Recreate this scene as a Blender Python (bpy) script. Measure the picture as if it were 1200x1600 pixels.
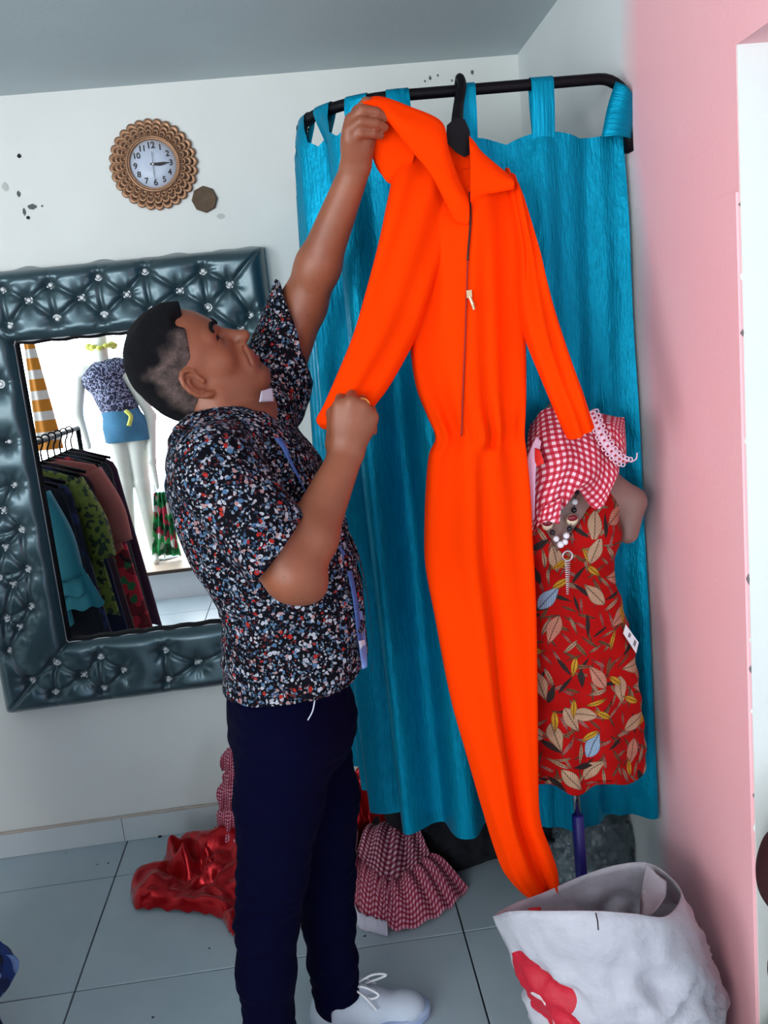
import bpy, math, random
import numpy as np
from mathutils import Vector, Matrix, noise
for o in list(bpy.data.objects): bpy.data.objects.remove(o)
SC = bpy.context.scene
COL = SC.collection
PI = math.pi
rng = np.random.default_rng(7)
random.seed(7)

# ------------------------------------------------------------------ camera
F_PX, YAW, PITCH, ROLL = 1384.04, 0.07376, 0.1901, 0.10254
CAM = np.array([0.0, -2.75825, 1.52841])
def _basis():
    cy, sy, cp, sp = math.cos(YAW), math.sin(YAW), math.cos(PITCH), math.sin(PITCH)
    f = np.array([sy*cp, cy*cp, -sp]); r = np.array([cy, -sy, 0.]); u = np.cross(r, f)
    c, s = math.cos(ROLL), math.sin(ROLL)
    return c*r - s*u, s*r + c*u, f
RV, UV_, FV = _basis()
cd = bpy.data.cameras.new('camera'); cam = bpy.data.objects.new('camera', cd); COL.objects.link(cam)
cd.sensor_fit = 'VERTICAL'; cd.sensor_height = 36.0; cd.lens = F_PX/1600*36.0; cd.clip_start = 0.02
M = Matrix(((RV[0], UV_[0], -FV[0], CAM[0]), (RV[1], UV_[1], -FV[1], CAM[1]), (RV[2], UV_[2], -FV[2], CAM[2]), (0, 0, 0, 1)))
cam.matrix_world = M
SC.camera = cam
def ray(px, py): return FV + RV*(px-600)/F_PX - UV_*(py-800)/F_PX
def P(px, py, Y):
    d = ray(px, py); return CAM + d*((Y-CAM[1])/d[1])
def PX(px, py, X):
    d = ray(px, py); return CAM + d*((X-CAM[0])/d[0])
def PZ(px, py, Z=0.0):
    d = ray(px, py); return CAM + d*((Z-CAM[2])/d[2])
def PV(px, py, Yv):                      # a point seen in the wall mirror (mirror plane at MIR_Y), at real depth -Yv
    q = P(px, py, Yv); q[1] = 2*MIR_Y - q[1]; return q
MIR_Y = -0.03

# ------------------------------------------------------------------ view, world, daylight
vs = SC.view_settings
vs.view_transform = 'Standard'; vs.look = 'None'; vs.gamma = 1.0; vs.use_curve_mapping = False
vs.exposure = -0.40
w = bpy.data.worlds.new('sky'); SC.world = w; w.use_nodes = True
wb = w.node_tree.nodes['Background']
wb.inputs['Color'].default_value = (0.54, 0.76, 1.0, 1); wb.inputs['Strength'].default_value = 2.9
def area(name, loc, size, energy, color, rot):
    l = bpy.data.lights.new(name, 'AREA'); l.shape = 'RECTANGLE'; l.size, l.size_y = size; l.energy = energy; l.color = color
    o = bpy.data.objects.new(name, l); o.location = loc; o.rotation_euler = rot; COL.objects.link(o); return o
# daylight that enters by the open shop front behind the camera and by the one of the next room
area('daylight_shop_front', (-1.75, -4.62, 1.4), (1.5, 1.5), 106, (1.0, 0.965, 0.90), (PI/2, 0, 0))
area('added_side_light', (-2.68, -3.1, 1.55), (1.5, 1.2), 78, (0.93, 0.96, 1.0), (PI/2, 0, -PI/2))  # added lamp, from no known window, to light the room from the left
area('daylight_next_room', (1.75, -4.62, 1.3), (1.5, 1.8), 24, (1.0, 0.98, 0.95), (PI/2, 0, 0))

# ------------------------------------------------------------------ mesh helpers
OFF = {}
def offset_of(o): return OFF.get(o.name, np.zeros(3)) if o is not None else np.zeros(3)
def tag(o, label=None, cat=None, group=None, kind=None):
    if label: o['label'] = label
    if cat: o['category'] = cat
    if group: o['group'] = group
    if kind: o['kind'] = kind
    return o
def thing(name, label, cat, loc=(0, 0, 0), group=None, kind=None):
    o = bpy.data.objects.new(name, None); COL.objects.link(o); o.location = loc; o.empty_display_size = 0.05
    OFF[o.name] = np.array(loc, float)
    return tag(o, label, cat, group, kind)
def mk(name, verts, faces, mat, parent=None, smooth=True, uv=None, col=None, local=False, label=None, loc=None):
    """one mesh object from world-space vertices (or local ones)"""
    V = np.asarray(verts, float)
    me = bpy.data.meshes.new(name)
    off = np.zeros(3) if local else (offset_of(parent) if parent is not None else (np.array(loc, float) if loc is not None else np.zeros(3)))
    V = V - off
    Fa = np.asarray(faces) if not isinstance(faces, list) else None
    if Fa is not None and Fa.ndim == 2:
        n, k = Fa.shape
        me.vertices.add(len(V)); me.vertices.foreach_set('co', V.ravel().astype(np.float32))
        me.loops.add(n*k); me.loops.foreach_set('vertex_index', Fa.ravel().astype(np.int32))
        me.polygons.add(n); me.polygons.foreach_set('loop_start', np.arange(0, n*k, k, dtype=np.int32))
        try: me.polygons.foreach_set('loop_total', np.full(n, k, dtype=np.int32))
        except Exception: pass
        me.update(calc_edges=True)
    else:
        me.from_pydata([tuple(v) for v in V], [], [tuple(int(i) for i in f) for f in faces])
    me.validate()
    if smooth: me.polygons.foreach_set('use_smooth', [True]*len(me.polygons))
    li = np.zeros(len(me.loops), dtype=np.int32); me.loops.foreach_get('vertex_index', li)
    if uv is not None:
        l = me.uv_layers.new(name='UVMap'); l.data.foreach_set('uv', np.asarray(uv, np.float32)[li].ravel())
    if col is not None:
        a = me.color_attributes.new('Col', 'FLOAT_COLOR', 'POINT')
        c = np.ones((len(V), 4), np.float32); c[:, :np.asarray(col).shape[1]] = col
        a.data.foreach_set('color', c.ravel())
    mats = mat if isinstance(mat, (list, tuple)) else [mat]
    for m_ in mats: me.materials.append(m_)
    o = bpy.data.objects.new(name, me); COL.objects.link(o)
    if parent is not None:
        o.parent = parent; OFF[o.name] = offset_of(parent)
    elif loc is not None:
        o.location = loc; OFF[o.name] = np.array(loc, float)
    if label: o['label'] = label
    return o
def dup(o, parent, loc=None, rot=None, name=None):
    c = o.copy(); COL.objects.link(c); c.parent = parent
    if name: c.name = name
    if loc is not None: c.location = loc
    if rot is not None: c.rotation_euler = rot
    OFF[c.name] = offset_of(parent)
    return c
def box(a, b):
    x0, y0, z0 = a; x1, y1, z1 = b
    v = [(x0, y0, z0), (x1, y0, z0), (x1, y1, z0), (x0, y1, z0), (x0, y0, z1), (x1, y0, z1), (x1, y1, z1), (x0, y1, z1)]
    f = [(0, 3, 2, 1), (4, 5, 6, 7), (0, 1, 5, 4), (1, 2, 6, 5), (2, 3, 7, 6), (3, 0, 4, 7)]
    return v, f
def bevel_box(a, b, r):
    """box whose top rim (z1) and vertical edges are chamfered"""
    x0, y0, z0 = a; x1, y1, z1 = b
    def ring(i, z, c):
        return [(x0+i+c, y0+i, z), (x1-i-c, y0+i, z), (x1-i, y0+i+c, z), (x1-i, y1-i-c, z), (x1-i-c, y1-i, z), (x0+i+c, y1-i, z), (x0+i, y1-i-c, z), (x0+i, y0+i+c, z)]
    v = ring(0, z0, r) + ring(0, z1-r, r) + ring(r, z1, r)
    f = [tuple(range(7, -1, -1)), tuple(range(16, 24))]
    for k in (0, 8):
        for i in range(8): f.append((k+i, k+(i+1) % 8, k+8+(i+1) % 8, k+8+i))
    return v, f
def grid_faces(n, m, closed=False, base=0, flip=False):
    i = np.arange(n-1)[:, None]; j = np.arange(m if closed else m-1)[None, :]
    j2 = (j+1) % m
    a = i*m + j; b = i*m + j2; c = (i+1)*m + j2; d = (i+1)*m + j
    f = np.stack(np.broadcast_arrays(a, b, c, d), -1).reshape(-1, 4) + base
    return f[:, ::-1] if flip else f
def tube(path, r, seg=10, cap=True, closed=False):
    path = np.asarray(path, float); n = len(path)
    r = np.full(n, r) if np.isscalar(r) else np.asarray(r)
    t = np.gradient(path, axis=0)
    if closed: t = np.roll(path, -1, 0) - np.roll(path, 1, 0)
    t /= np.linalg.norm(t, axis=1)[:, None] + 1e-12
    up = np.array([0, 0, 1.]) if abs(t[0][2]) < .9 else np.array([1., 0, 0])
    V = []; nrm = np.cross(t[0], up); nrm /= np.linalg.norm(nrm)
    for i in range(n):
        nrm = nrm - t[i]*nrm.dot(t[i]); nrm /= np.linalg.norm(nrm) + 1e-12
        b = np.cross(t[i], nrm)
        a = np.arange(seg)*2*PI/seg
        V.append(path[i] + r[i]*(np.cos(a)[:, None]*nrm + np.sin(a)[:, None]*b))
    V = np.concatenate(V)
    f = [tuple(q) for q in grid_faces(n, seg, True)]
    if closed:
        f += [((n-1)*seg+j, (n-1)*seg+(j+1) % seg, (j+1) % seg, j) for j in range(seg)]
    elif cap: f += [tuple(range(seg-1, -1, -1)), tuple(range((n-1)*seg, n*seg))]
    return V, f
def lathe(prof, seg=24, axis='z', c=(0, 0, 0)):
    """profile [(r, h)...] turned about z (or -y)"""
    a = np.arange(seg)*2*PI/seg; V = []
    for r, h in prof:
        if axis == 'z': V.append(np.stack([r*np.cos(a), r*np.sin(a), np.full(seg, h)], 1))
        else: V.append(np.stack([r*np.cos(a), np.full(seg, -h), r*np.sin(a)], 1))
    V = np.concatenate(V) + np.array(c)
    f = [tuple(q) for q in grid_faces(len(prof), seg, True)]
    f += [tuple(range(seg-1, -1, -1)), tuple(range((len(prof)-1)*seg, len(prof)*seg))]
    return V, f
def joinm(*parts):
    V = []; Fs = []; n = 0
    for v, f in parts:
        V.append(np.asarray(v, float)); Fs += [tuple(int(i)+n for i in q) for q in f]; n += len(v)
    return np.concatenate(V), Fs
def fbm(pts, scale, octv=3, seed=0.0):
    out = np.empty(len(pts))
    for i, p in enumerate(pts):
        out[i] = noise.fractal(Vector((p[0]*scale+seed, p[1]*scale+seed*.7, p[2]*scale-seed)), 0.6, 2.0, octv)
    return out
def interp(x, xs, ys): return np.interp(x, xs, ys)
def smoothpath(pts, n):
    """Catmull-Rom through pts, n samples"""
    p = np.asarray(pts, float); p = np.vstack([2*p[0]-p[1], p, 2*p[-1]-p[-2]])
    k = len(p)-3; t = np.linspace(0, k-1e-9, n); i = t.astype(int); u = (t-i)[:, None]
    a, b, c, d = p[i], p[i+1], p[i+2], p[i+3]
    return .5*((2*b)+(-a+c)*u+(2*a-5*b+4*c-d)*u*u+(-a+3*b-3*c+d)*u**3)

# ------------------------------------------------------------------ implicit-surface modeller (bodies and clothes)
class Field:
    def __init__(s, lo, hi, h):
        s.lo = np.array(lo, float); s.h = h
        s.n = np.ceil((np.array(hi)-s.lo)/h).astype(int)+1
        s.D = np.full(s.n, 0.08, np.float32)
        s.ax = [(s.lo[i]+np.arange(s.n[i])*h).astype(np.float32) for i in range(3)]
    def block(s, lo, hi):
        a = np.clip(np.floor((np.array(lo)-s.lo)/s.h).astype(int), 0, s.n); b = np.clip(np.ceil((np.array(hi)-s.lo)/s.h).astype(int)+1, 0, s.n)
        if (b <= a).any(): return None
        sl = tuple(slice(a[i], b[i]) for i in range(3))
        return sl, s.ax[0][sl[0]][:, None, None], s.ax[1][sl[1]][None, :, None], s.ax[2][sl[2]][None, None, :]
    def put(s, sl, d, k, op):
        A = s.D[sl]
        if op == 'add':
            if k > 0:
                hh = np.clip(.5+.5*(A-d)/k, 0, 1); r = A+(d-A)*hh - k*hh*(1-hh)
            else: r = np.minimum(A, d)
        else:
            d = -d
            if k > 0:
                hh = np.clip(.5-.5*(A-d)/k, 0, 1); r = A+(d-A)*hh + k*hh*(1-hh)
            else: r = np.maximum(A, d)
        s.D[sl] = r
    def cap(s, a, b, ra, rb=None, k=.01, op='add', flat=None):
        """tapered capsule a-b; flat=(axis, factor) squashes the section along a unit axis"""
        rb = ra if rb is None else rb; a = np.array(a, float); b = np.array(b, float)
        m = max(ra, rb)+k+.012
        bl = s.block(np.minimum(a, b)-m, np.maximum(a, b)+m)
        if bl is None: return
        sl, x, y, z = bl; ab = b-a; L2 = max(ab.dot(ab), 1e-12)
        px, py, pz = x-a[0], y-a[1], z-a[2]
        t = np.clip((px*ab[0]+py*ab[1]+pz*ab[2])/L2, 0, 1)
        qx, qy, qz = px-ab[0]*t, py-ab[1]*t, pz-ab[2]*t
        q2 = qx*qx+qy*qy+qz*qz; fac = 1.
        if flat is not None:
            ax_, f_ = flat; w_ = qx*ax_[0]+qy*ax_[1]+qz*ax_[2]
            q2 = q2 + w_*w_*(1/f_**2-1)
            fac = min(1., (1+f_)/2)
        s.put(sl, (np.sqrt(q2)-(ra+(rb-ra)*t))*fac, k, op)
    def ell(s, c, r, R=None, k=.01, op='add'):
        c = np.array(c, float); r = np.array(r, float)
        R = np.eye(3) if R is None else np.array(R)        # rows: local axes
        m = r.max()+k+.012
        bl = s.block(c-m, c+m)
        if bl is None: return
        sl, x, y, z = bl; px, py, pz = x-c[0], y-c[1], z-c[2]
        q = [(px*R[i][0]+py*R[i][1]+pz*R[i][2]) for i in range(3)]
        k0 = np.sqrt(sum((q[i]/r[i])**2 for i in range(3))); k1 = np.sqrt(sum((q[i]/r[i]**2)**2 for i in range(3)))+1e-6
        s.put(sl, k0*(k0-1)/k1, k, op)
    def stack(s, zs, cx, cy, rx, ry, k=.02, n=2.0, op='add'):
        """upright stack of ellipses: centre and radii given per height"""
        zs, cx, cy, rx, ry = (np.array(q, float) for q in (zs, cx, cy, rx, ry))
        m = k+.02
        bl = s.block((min(cx-rx)-m, min(cy-ry)-m, zs[0]), (max(cx+rx)+m, max(cy+ry)+m, zs[-1]))
        if bl is None: return
        sl, x, y, z = bl; zz = z.ravel()
        g = lambda a: np.interp(zz, zs, a).astype(np.float32)[None, None, :]
        RX, RY = g(rx), g(ry)
        q = (np.abs((x-g(cx))/RX)**n + np.abs((y-g(cy))/RY)**n)**(1/n)
        s.put(sl, (q-1)*np.minimum(RX, RY), k, op)
    def cut(s, p, nrm, k=0, lo=None, hi=None):
        """remove what lies on the +nrm side of the plane, within a block"""
        p = np.array(p, float); nrm = np.array(nrm, float)/np.linalg.norm(nrm)
        bl = s.block(s.lo if lo is None else lo, s.ax_hi() if hi is None else hi)
        sl, x, y, z = bl
        d = (x-p[0])*nrm[0]+(y-p[1])*nrm[1]+(z-p[2])*nrm[2]
        s.put(sl, -d, k, 'sub')
    def at(s, p):
        q = np.clip(np.rint((np.asarray(p)-s.lo)/s.h).astype(int), 0, s.n-1); return s.D[q[..., 0], q[..., 1], q[..., 2]]
    def hit(s, px, py, lift=.002, y0=-1.46, y1=-.72):
        """first surface point seen through a pixel, lifted towards the viewer"""
        ys_ = np.arange(y0, y1, .0015); pts = np.array([P(px, py, y) for y in ys_]); d = s.at(pts); i = int(np.argmax(d < 0))
        if d[i] >= 0: return None
        q = pts[i]; dr = CAM-q; return q+dr/np.linalg.norm(dr)*lift
    def march(s, a, d, L=.08, lift=.001):
        """first surface point met from a along direction d"""
        d = np.array(d)/np.linalg.norm(d); ts = np.arange(0, L, .0008); pts = a+ts[:, None]*d; v = s.at(pts); i = int(np.argmax(v < 0)); return pts[i]-d*lift
    def ax_hi(s): return s.lo+s.h*(s.n-1)
    def mesh(s, iters=1):
        D = s.D; I = D < 0
        A = I[:-1, :-1, :-1]; allv = A.copy(); anyv = A.copy()
        cs = [(i, j, k) for i in (0, 1) for j in (0, 1) for k in (0, 1)]
        n = np.array(D.shape)
        sub = lambda T, c: T[c[0]:n[0]-1+c[0], c[1]:n[1]-1+c[1], c[2]:n[2]-1+c[2]]
        for c in cs[1:]:
            q = sub(I, c); allv &= q; anyv |= q
        act = anyv & ~allv
        ci = np.argwhere(act); nv = len(ci)
        idx = np.full(act.shape, -1, np.int32); idx[act] = np.arange(nv)
        pos = np.zeros((nv, 3)); cnt = np.zeros(nv)
        val = {c: D[ci[:, 0]+c[0], ci[:, 1]+c[1], ci[:, 2]+c[2]] for c in cs}
        for c in cs:
            for ax in range(3):
                if c[ax] == 0:
                    e = list(c); e[ax] = 1; e = tuple(e)
                    va, vb = val[c], val[e]; m = (va < 0) != (vb < 0)
                    t = np.where(m, va/np.where(va == vb, 1, va-vb), 0)
                    p = np.array(c, float)[None, :].repeat(nv, 0); p[:, ax] += t
                    pos[m] += p[m]; cnt[m] += 1
        V = s.lo + (ci + pos/cnt[:, None])*s.h
        Fs = []
        for ax in range(3):
            sl0 = [slice(None)]*3; sl1 = [slice(None)]*3; sl0[ax] = slice(0, -1); sl1[ax] = slice(1, None)
            a, b = I[tuple(sl0)], I[tuple(sl1)]
            u, v = [(1, 2), (2, 0), (0, 1)][ax]
            for flip in (0, 1):
                m = (a & ~b) if not flip else (b & ~a)
                e = np.argwhere(m)
                e = e[(e[:, u] > 0) & (e[:, v] > 0) & (e[:, u] < n[u]-1) & (e[:, v] < n[v]-1)]
                def g(du, dv):
                    q = e.copy(); q[:, u] += du; q[:, v] += dv; return idx[q[:, 0], q[:, 1], q[:, 2]]
                quad = np.stack([g(-1, -1), g(0, -1), g(0, 0), g(-1, 0)], 1)
                if flip: quad = quad[:, ::-1]
                Fs.append(quad)
        Fq = np.concatenate(Fs); Fq = Fq[(Fq >= 0).all(1)]
        for _ in range(iters):                                   # light Laplacian smoothing
            acc = np.zeros_like(V); c2 = np.zeros(nv)
            for i in range(4):
                np.add.at(acc, Fq[:, i], V[Fq[:, (i+1) % 4]]); np.add.at(c2, Fq[:, i], 1)
                np.add.at(acc, Fq[:, i], V[Fq[:, (i-1) % 4]]); np.add.at(c2, Fq[:, i], 1)
            V = .5*V + .5*acc/np.maximum(c2, 1)[:, None]
        return V, Fq

# ------------------------------------------------------------------ node materials
def s2l(c):
    c = np.array(c, float)/255.; return tuple(np.where(c <= .04045, c/12.92, ((c+.055)/1.055)**2.4)) + (1.,)
class NT:
    def __init__(s, name):
        s.m = bpy.data.materials.new(name); s.m.use_nodes = True
        s.t = s.m.node_tree; s.b = s.t.nodes['Principled BSDF']
    def n(s, typ, **kw):
        q = s.t.nodes.new(typ)
        for k, v in kw.items(): setattr(q, k, v)
        return q
    def l(s, a, b): s.t.links.new(a, b)
    def inp(s, sock, v):
        if isinstance(v, bpy.types.NodeSocket): s.l(v, sock)
        else: sock.default_value = v
    def math(s, op, a, b=0.0, c=0.0, clamp=False):
        q = s.n('ShaderNodeMath', operation=op, use_clamp=clamp)
        s.inp(q.inputs[0], a); s.inp(q.inputs[1], b); s.inp(q.inputs[2], c); return q.outputs[0]
    def vmath(s, op, a, b=(0, 0, 0)):
        q = s.n('ShaderNodeVectorMath', operation=op); s.inp(q.inputs[0], a)
        if op == 'SCALE': s.inp(q.inputs[3], b)
        else: s.inp(q.inputs[1], b)
        return q.outputs[0]
    def mix(s, f, a, b):
        q = s.n('ShaderNodeMix', data_type='RGBA'); s.inp(q.inputs[0], f); s.inp(q.inputs[6], a); s.inp(q.inputs[7], b); return q.outputs[2]
    def ramp(s, f, stops, mode='LINEAR'):
        q = s.n('ShaderNodeValToRGB'); e = q.color_ramp; e.interpolation = mode
        while len(e.elements) < len(stops): e.elements.new(.5)
        for i, (p_, c_) in enumerate(stops): e.elements[i].position = p_; e.elements[i].color = c_
        s.inp(q.inputs[0], f); return q.outputs[0]
    def obj(s): return s.n('ShaderNodeTexCoord').outputs['Object']
    def uv(s): return s.n('ShaderNodeTexCoord').outputs['UV']
    def map(s, v, scale=(1, 1, 1), loc=(0, 0, 0), rot=(0, 0, 0)):
        q = s.n('ShaderNodeMapping'); s.l(v, q.inputs[0]); q.inputs['Scale'].default_value = scale; q.inputs['Location'].default_value = loc; q.inputs['Rotation'].default_value = rot
        return q.outputs[0]
    def noise(s, v, scale, detail=3., rough=.55, out=0):
        q = s.n('ShaderNodeTexNoise'); s.l(v, q.inputs['Vector']); q.inputs['Scale'].default_value = scale; q.inputs['Detail'].default_value = detail; q.inputs['Roughness'].default_value = rough
        return q.outputs[out]
    def vor(s, v, scale, feature='F1', rand=1.0):
        q = s.n('ShaderNodeTexVoronoi', feature=feature); s.l(v, q.inputs['Vector']); q.inputs['Scale'].default_value = scale; q.inputs['Randomness'].default_value = rand
        return q
    def sep(s, v):
        q = s.n('ShaderNodeSeparateXYZ'); s.l(v, q.inputs[0]); return q.outputs
    def bump(s, hgt, strength=.3, dist=.01):
        q = s.n('ShaderNodeBump'); q.inputs['Strength'].default_value = strength; q.inputs['Distance'].default_value = dist
        s.l(hgt, q.inputs['Height']); s.l(q.outputs[0], s.b.inputs['Normal'])
    def set(s, color=None, rough=None, metal=None, **kw):
        if color is not None: s.inp(s.b.inputs['Base Color'], color)
        if rough is not None: s.inp(s.b.inputs['Roughness'], rough)
        if metal is not None: s.inp(s.b.inputs['Metallic'], metal)
        for k, v in kw.items(): s.inp(s.b.inputs[k], v)
        return s.m
def plain(name, rgb, rough=.6, metal=0., var=.12, scale=30., bump=.0, **kw):
    t = NT(name); c = s2l(rgb); o = t.obj(); nz = t.noise(o, scale)
    d = tuple(x*(1-var) for x in c[:3])+(1,); e = tuple(min(1, x*(1+var)) for x in c[:3])+(1,)
    col = t.mix(nz, d, e); t.set(col, rough, metal, **kw)
    if bump: t.bump(nz, bump, .004)
    return t.m
# ================================================================== the setting
XR, H = 0.7336, 2.3114
XL, YF = -2.55, -4.55
YE = -1.3134                              # near end of the right wall (door opening starts)
XN = 2.6                                  # far wall of the next room
def wall_mat(name, rgb, stain=.5, tint=None):
    t = NT(name); o = t.obj()
    n1 = t.noise(o, 1.3, 4.); n2 = t.noise(o, 14., 5., .65); n3 = t.noise(o, 90., 3.)
    c = s2l(rgb); dk = tuple(x*.88 for x in c[:3])+(1,)
    col = t.mix(t.ramp(n1, [(.35, (0, 0, 0, 1)), (.7, (1, 1, 1, 1))]), c, dk)
    sp = t.ramp(n2, [(.66, (0, 0, 0, 1)), (.8, (1, 1, 1, 1))])
    col = t.mix(t.math('MULTIPLY', sp, .12*stain), col, s2l((120, 120, 115)))
    if tint is not None: col = tint(t, o, col)
    t.set(col, .62); t.bump(t.math('ADD', n3, t.math('MULTIPLY', n2, 1.5)), .10, .004)
    return t.m
M_WALL = wall_mat('white_plaster', (232, 236, 232))
def pink(t, o, col):  # the jumpsuit's light bounce, painted into the wall colour as a pink zone
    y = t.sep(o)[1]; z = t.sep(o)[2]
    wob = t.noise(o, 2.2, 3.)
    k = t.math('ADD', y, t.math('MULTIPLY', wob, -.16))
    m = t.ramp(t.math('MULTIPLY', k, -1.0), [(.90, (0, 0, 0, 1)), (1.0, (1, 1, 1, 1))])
    bounce_c = t.mix(t.noise(o, 3., 4.), s2l((250, 178, 186)), s2l((244, 192, 196)))
    return t.mix(m, col, bounce_c)
M_WALLR = wall_mat('pink_bounce_plaster', (226, 232, 232), .6, pink)
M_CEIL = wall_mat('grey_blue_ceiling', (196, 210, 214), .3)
M_GROUT = plain('grout', (58, 66, 72), .9)
t = NT('floor_tile'); o = t.obj(); inf = t.n('ShaderNodeObjectInfo').outputs['Random']
nz = t.noise(o, 9., 4.); n2 = t.noise(o, 60., 4., .7)
col = t.mix(nz, s2l((160, 178, 188)), s2l((182, 196, 202)))
col = t.mix(t.math('MULTIPLY', inf, .25), col, s2l((146, 166, 178)))
col = t.mix(t.ramp(n2, [(.64, (0, 0, 0, 1)), (.82, (.35, .35, .35, 1))]), col, s2l((130, 120, 112)))
M_TILE = t.set(col, t.math('ADD', .30, t.math('MULTIPLY', nz, .18)))
M_BASE = plain('skirting_tile', (205, 214, 216), .4, var=.06, scale=8)

def struct(name, v, f, m, smooth=False):
    o = mk(name, v, f, m, smooth=smooth); o['kind'] = 'structure'; return o
fl = struct('floor', *box((XL-.1, YF-.6, -.06), (XN, .1, -.008)), M_GROUT)
X0, Y0, T = -0.75315, -0.21068, 0.5
xs = [XL]+[X0+k*T for k in range(-6, 9) if XL+.02 < X0+k*T < XN-.02]+[XN]
ys = [0.0]+[Y0-k*T for k in range(0, 11) if Y0-k*T > YF-.45]+[YF-.5]
shared = {}
for i in range(len(xs)-1):
    for j in range(len(ys)-1):
        sx, sy = xs[i+1]-xs[i], ys[j]-ys[j+1]
        key = (round(sx, 3), round(sy, 3))
        if key not in shared:
            v, f = bevel_box((.0022, .0022, -.02), (sx-.0022, sy-.0022, 0), .0012)
            q = mk('floor_tile', v, f, M_TILE, fl, smooth=False, local=True); shared[key] = q
        else:
            q = dup(shared[key], fl)
        q.location = (xs[i], ys[j+1], 0)
struct('wall_back', *box((XL-.1, 0, 0), (XN, .1, H+.1)), M_WALL)
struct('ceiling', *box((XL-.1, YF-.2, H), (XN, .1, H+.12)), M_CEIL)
v, f = joinm(box((XL-.1, -2.35, 0), (XL, 0, H)), box((XL-.1, YF, 0), (XL, -3.85, H)), box((XL-.1, -3.85, 0), (XL, -2.35, .95)), box((XL-.1, -3.85, 2.15), (XL, -2.35, H)))  # left wall, with an opening made for the added side light
struct('wall_left', v, f, M_WALL)
v, f = joinm(box((XL-.07, -3.85, .95), (XL-.03, -3.81, 2.15)), box((XL-.07, -2.39, .95), (XL-.03, -2.35, 2.15)), box((XL-.07, -3.85, .95), (XL-.03, -2.35, .99)), box((XL-.07, -3.85, 2.11), (XL-.03, -2.35, 2.15)), box((XL-.065, -3.12, .95), (XL-.035, -3.08, 2.15)))
struct('added_window_1', v, f, plain('white_frame', (225, 228, 230), .5))  # unseen frame, added to go with the side lamp
struct('wall_next_room', *box((XN, YF, 0), (XN+.1, 0, H)), M_WALL)
LZ = PX(1156, 66, XR)[2]                  # underside of the lintel over the door opening
# right wall: a solid length, then the lintel over the opening, then a pier at the shop front
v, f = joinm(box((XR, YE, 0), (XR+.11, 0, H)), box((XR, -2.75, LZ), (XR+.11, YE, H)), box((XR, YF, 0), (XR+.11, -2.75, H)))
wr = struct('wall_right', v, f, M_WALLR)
mk('door_reveal', *box((XR+.001, YE-.003, 0), (XR+.112, YE, LZ)), M_WALL, wr, smooth=False)
# raised layer of plaster on the right wall with an uneven edge
pts = [(1103, 365), (1097, 520), (1092, 700), (1083, 900), (1078, 1010), (1072, 1150), (1068, 1300), (1064, 1480)]
ed = [PX(a, b, XR) for a, b in pts]
ed = [np.array([XR, ed[0][1]-.03, ed[0][2]+.05])] + ed + [np.array([XR, ed[-1][1], 0.0])]
V = []; Fc = []
for q in ed:
    V += [(XR+.001, q[1], q[2]), (XR-.004, q[1]-.006, q[2]), (XR-.004, YE+.004, q[2]), (XR+.001, YE+.001, q[2])]
for i in range(len(ed)-1):
    a = 4*i
    for k in range(3): Fc.append((a+k, a+k+1, a+k+5, a+k+4))
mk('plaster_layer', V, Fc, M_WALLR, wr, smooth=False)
# chipped corner bits along the door edge
M_CHIP = plain('bare_plaster', (235, 236, 232), .9, var=.2, scale=200)
M_DARK = plain('dark_scuff', (30, 34, 40), .9); M_GREYC = plain('grey_chip', (120, 108, 110), .9)
for k, yy in enumerate([318, 432, 905, 1000, 1045, 1110, 1240, 1290, 520, 690]):
    c = PX(interp(yy, [65, 800, 1600], [1155, 1168, 1179]), yy, XR); hh = .008+.012*((k*37) % 5)/5
    v, f = joinm(tube([(XR+.004, YE, c[2]-hh), (XR+.001, YE+.001, c[2]), (XR+.004, YE, c[2]+hh)], [.001, .0022+.001*(k % 3), .001], 6))
    mk('chip', v, f, M_CHIP if k % 2 else M_GREYC, wr)
# front wall with its two open shop fronts
v, f = joinm(box((XL, YF, 2.2), (XN, YF+.12, H)), box((XL, YF, 0), (XL+.06, YF+.12, 2.2)), box((-.02, YF, 0), (XR, YF+.12, 2.2)), box((2.5, YF, 0), (XN, YF+.12, 2.2)), box((XR, YF, 0), (1.0, YF+.12, 2.2)))
struct('wall_front', v, f, M_WALL)
# skirting along the back wall: separate tiles and a mortar lip
bb = struct('baseboard_back', *box((XL, -.006, 0), (0.03, .0, .085)), M_GROUT)
sx = PZ(195, 1316)[0]
cuts = sorted([sx+k*.5 for k in range(-5, 3)]+[XL, 0.03]); cuts = [c for c in cuts if XL <= c <= .03]
for a, b in zip(cuts[:-1], cuts[1:]):
    if b-a < .02: continue
    v, f = box((a+.001, -.012, .001), (b-.001, -.004, .082)); mk('skirting_tile', v, f, M_BASE, bb, smooth=False)
zt = .084
pth = [(x, -.006, zt+.003*noise.noise(Vector((x*6, 0, 0)))) for x in np.linspace(XL, .03, 90)]
mk('mortar_lip', *tube(pth, .006, 6), plain('mortar', (188, 178, 168), .9, var=.2), bb)
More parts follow.
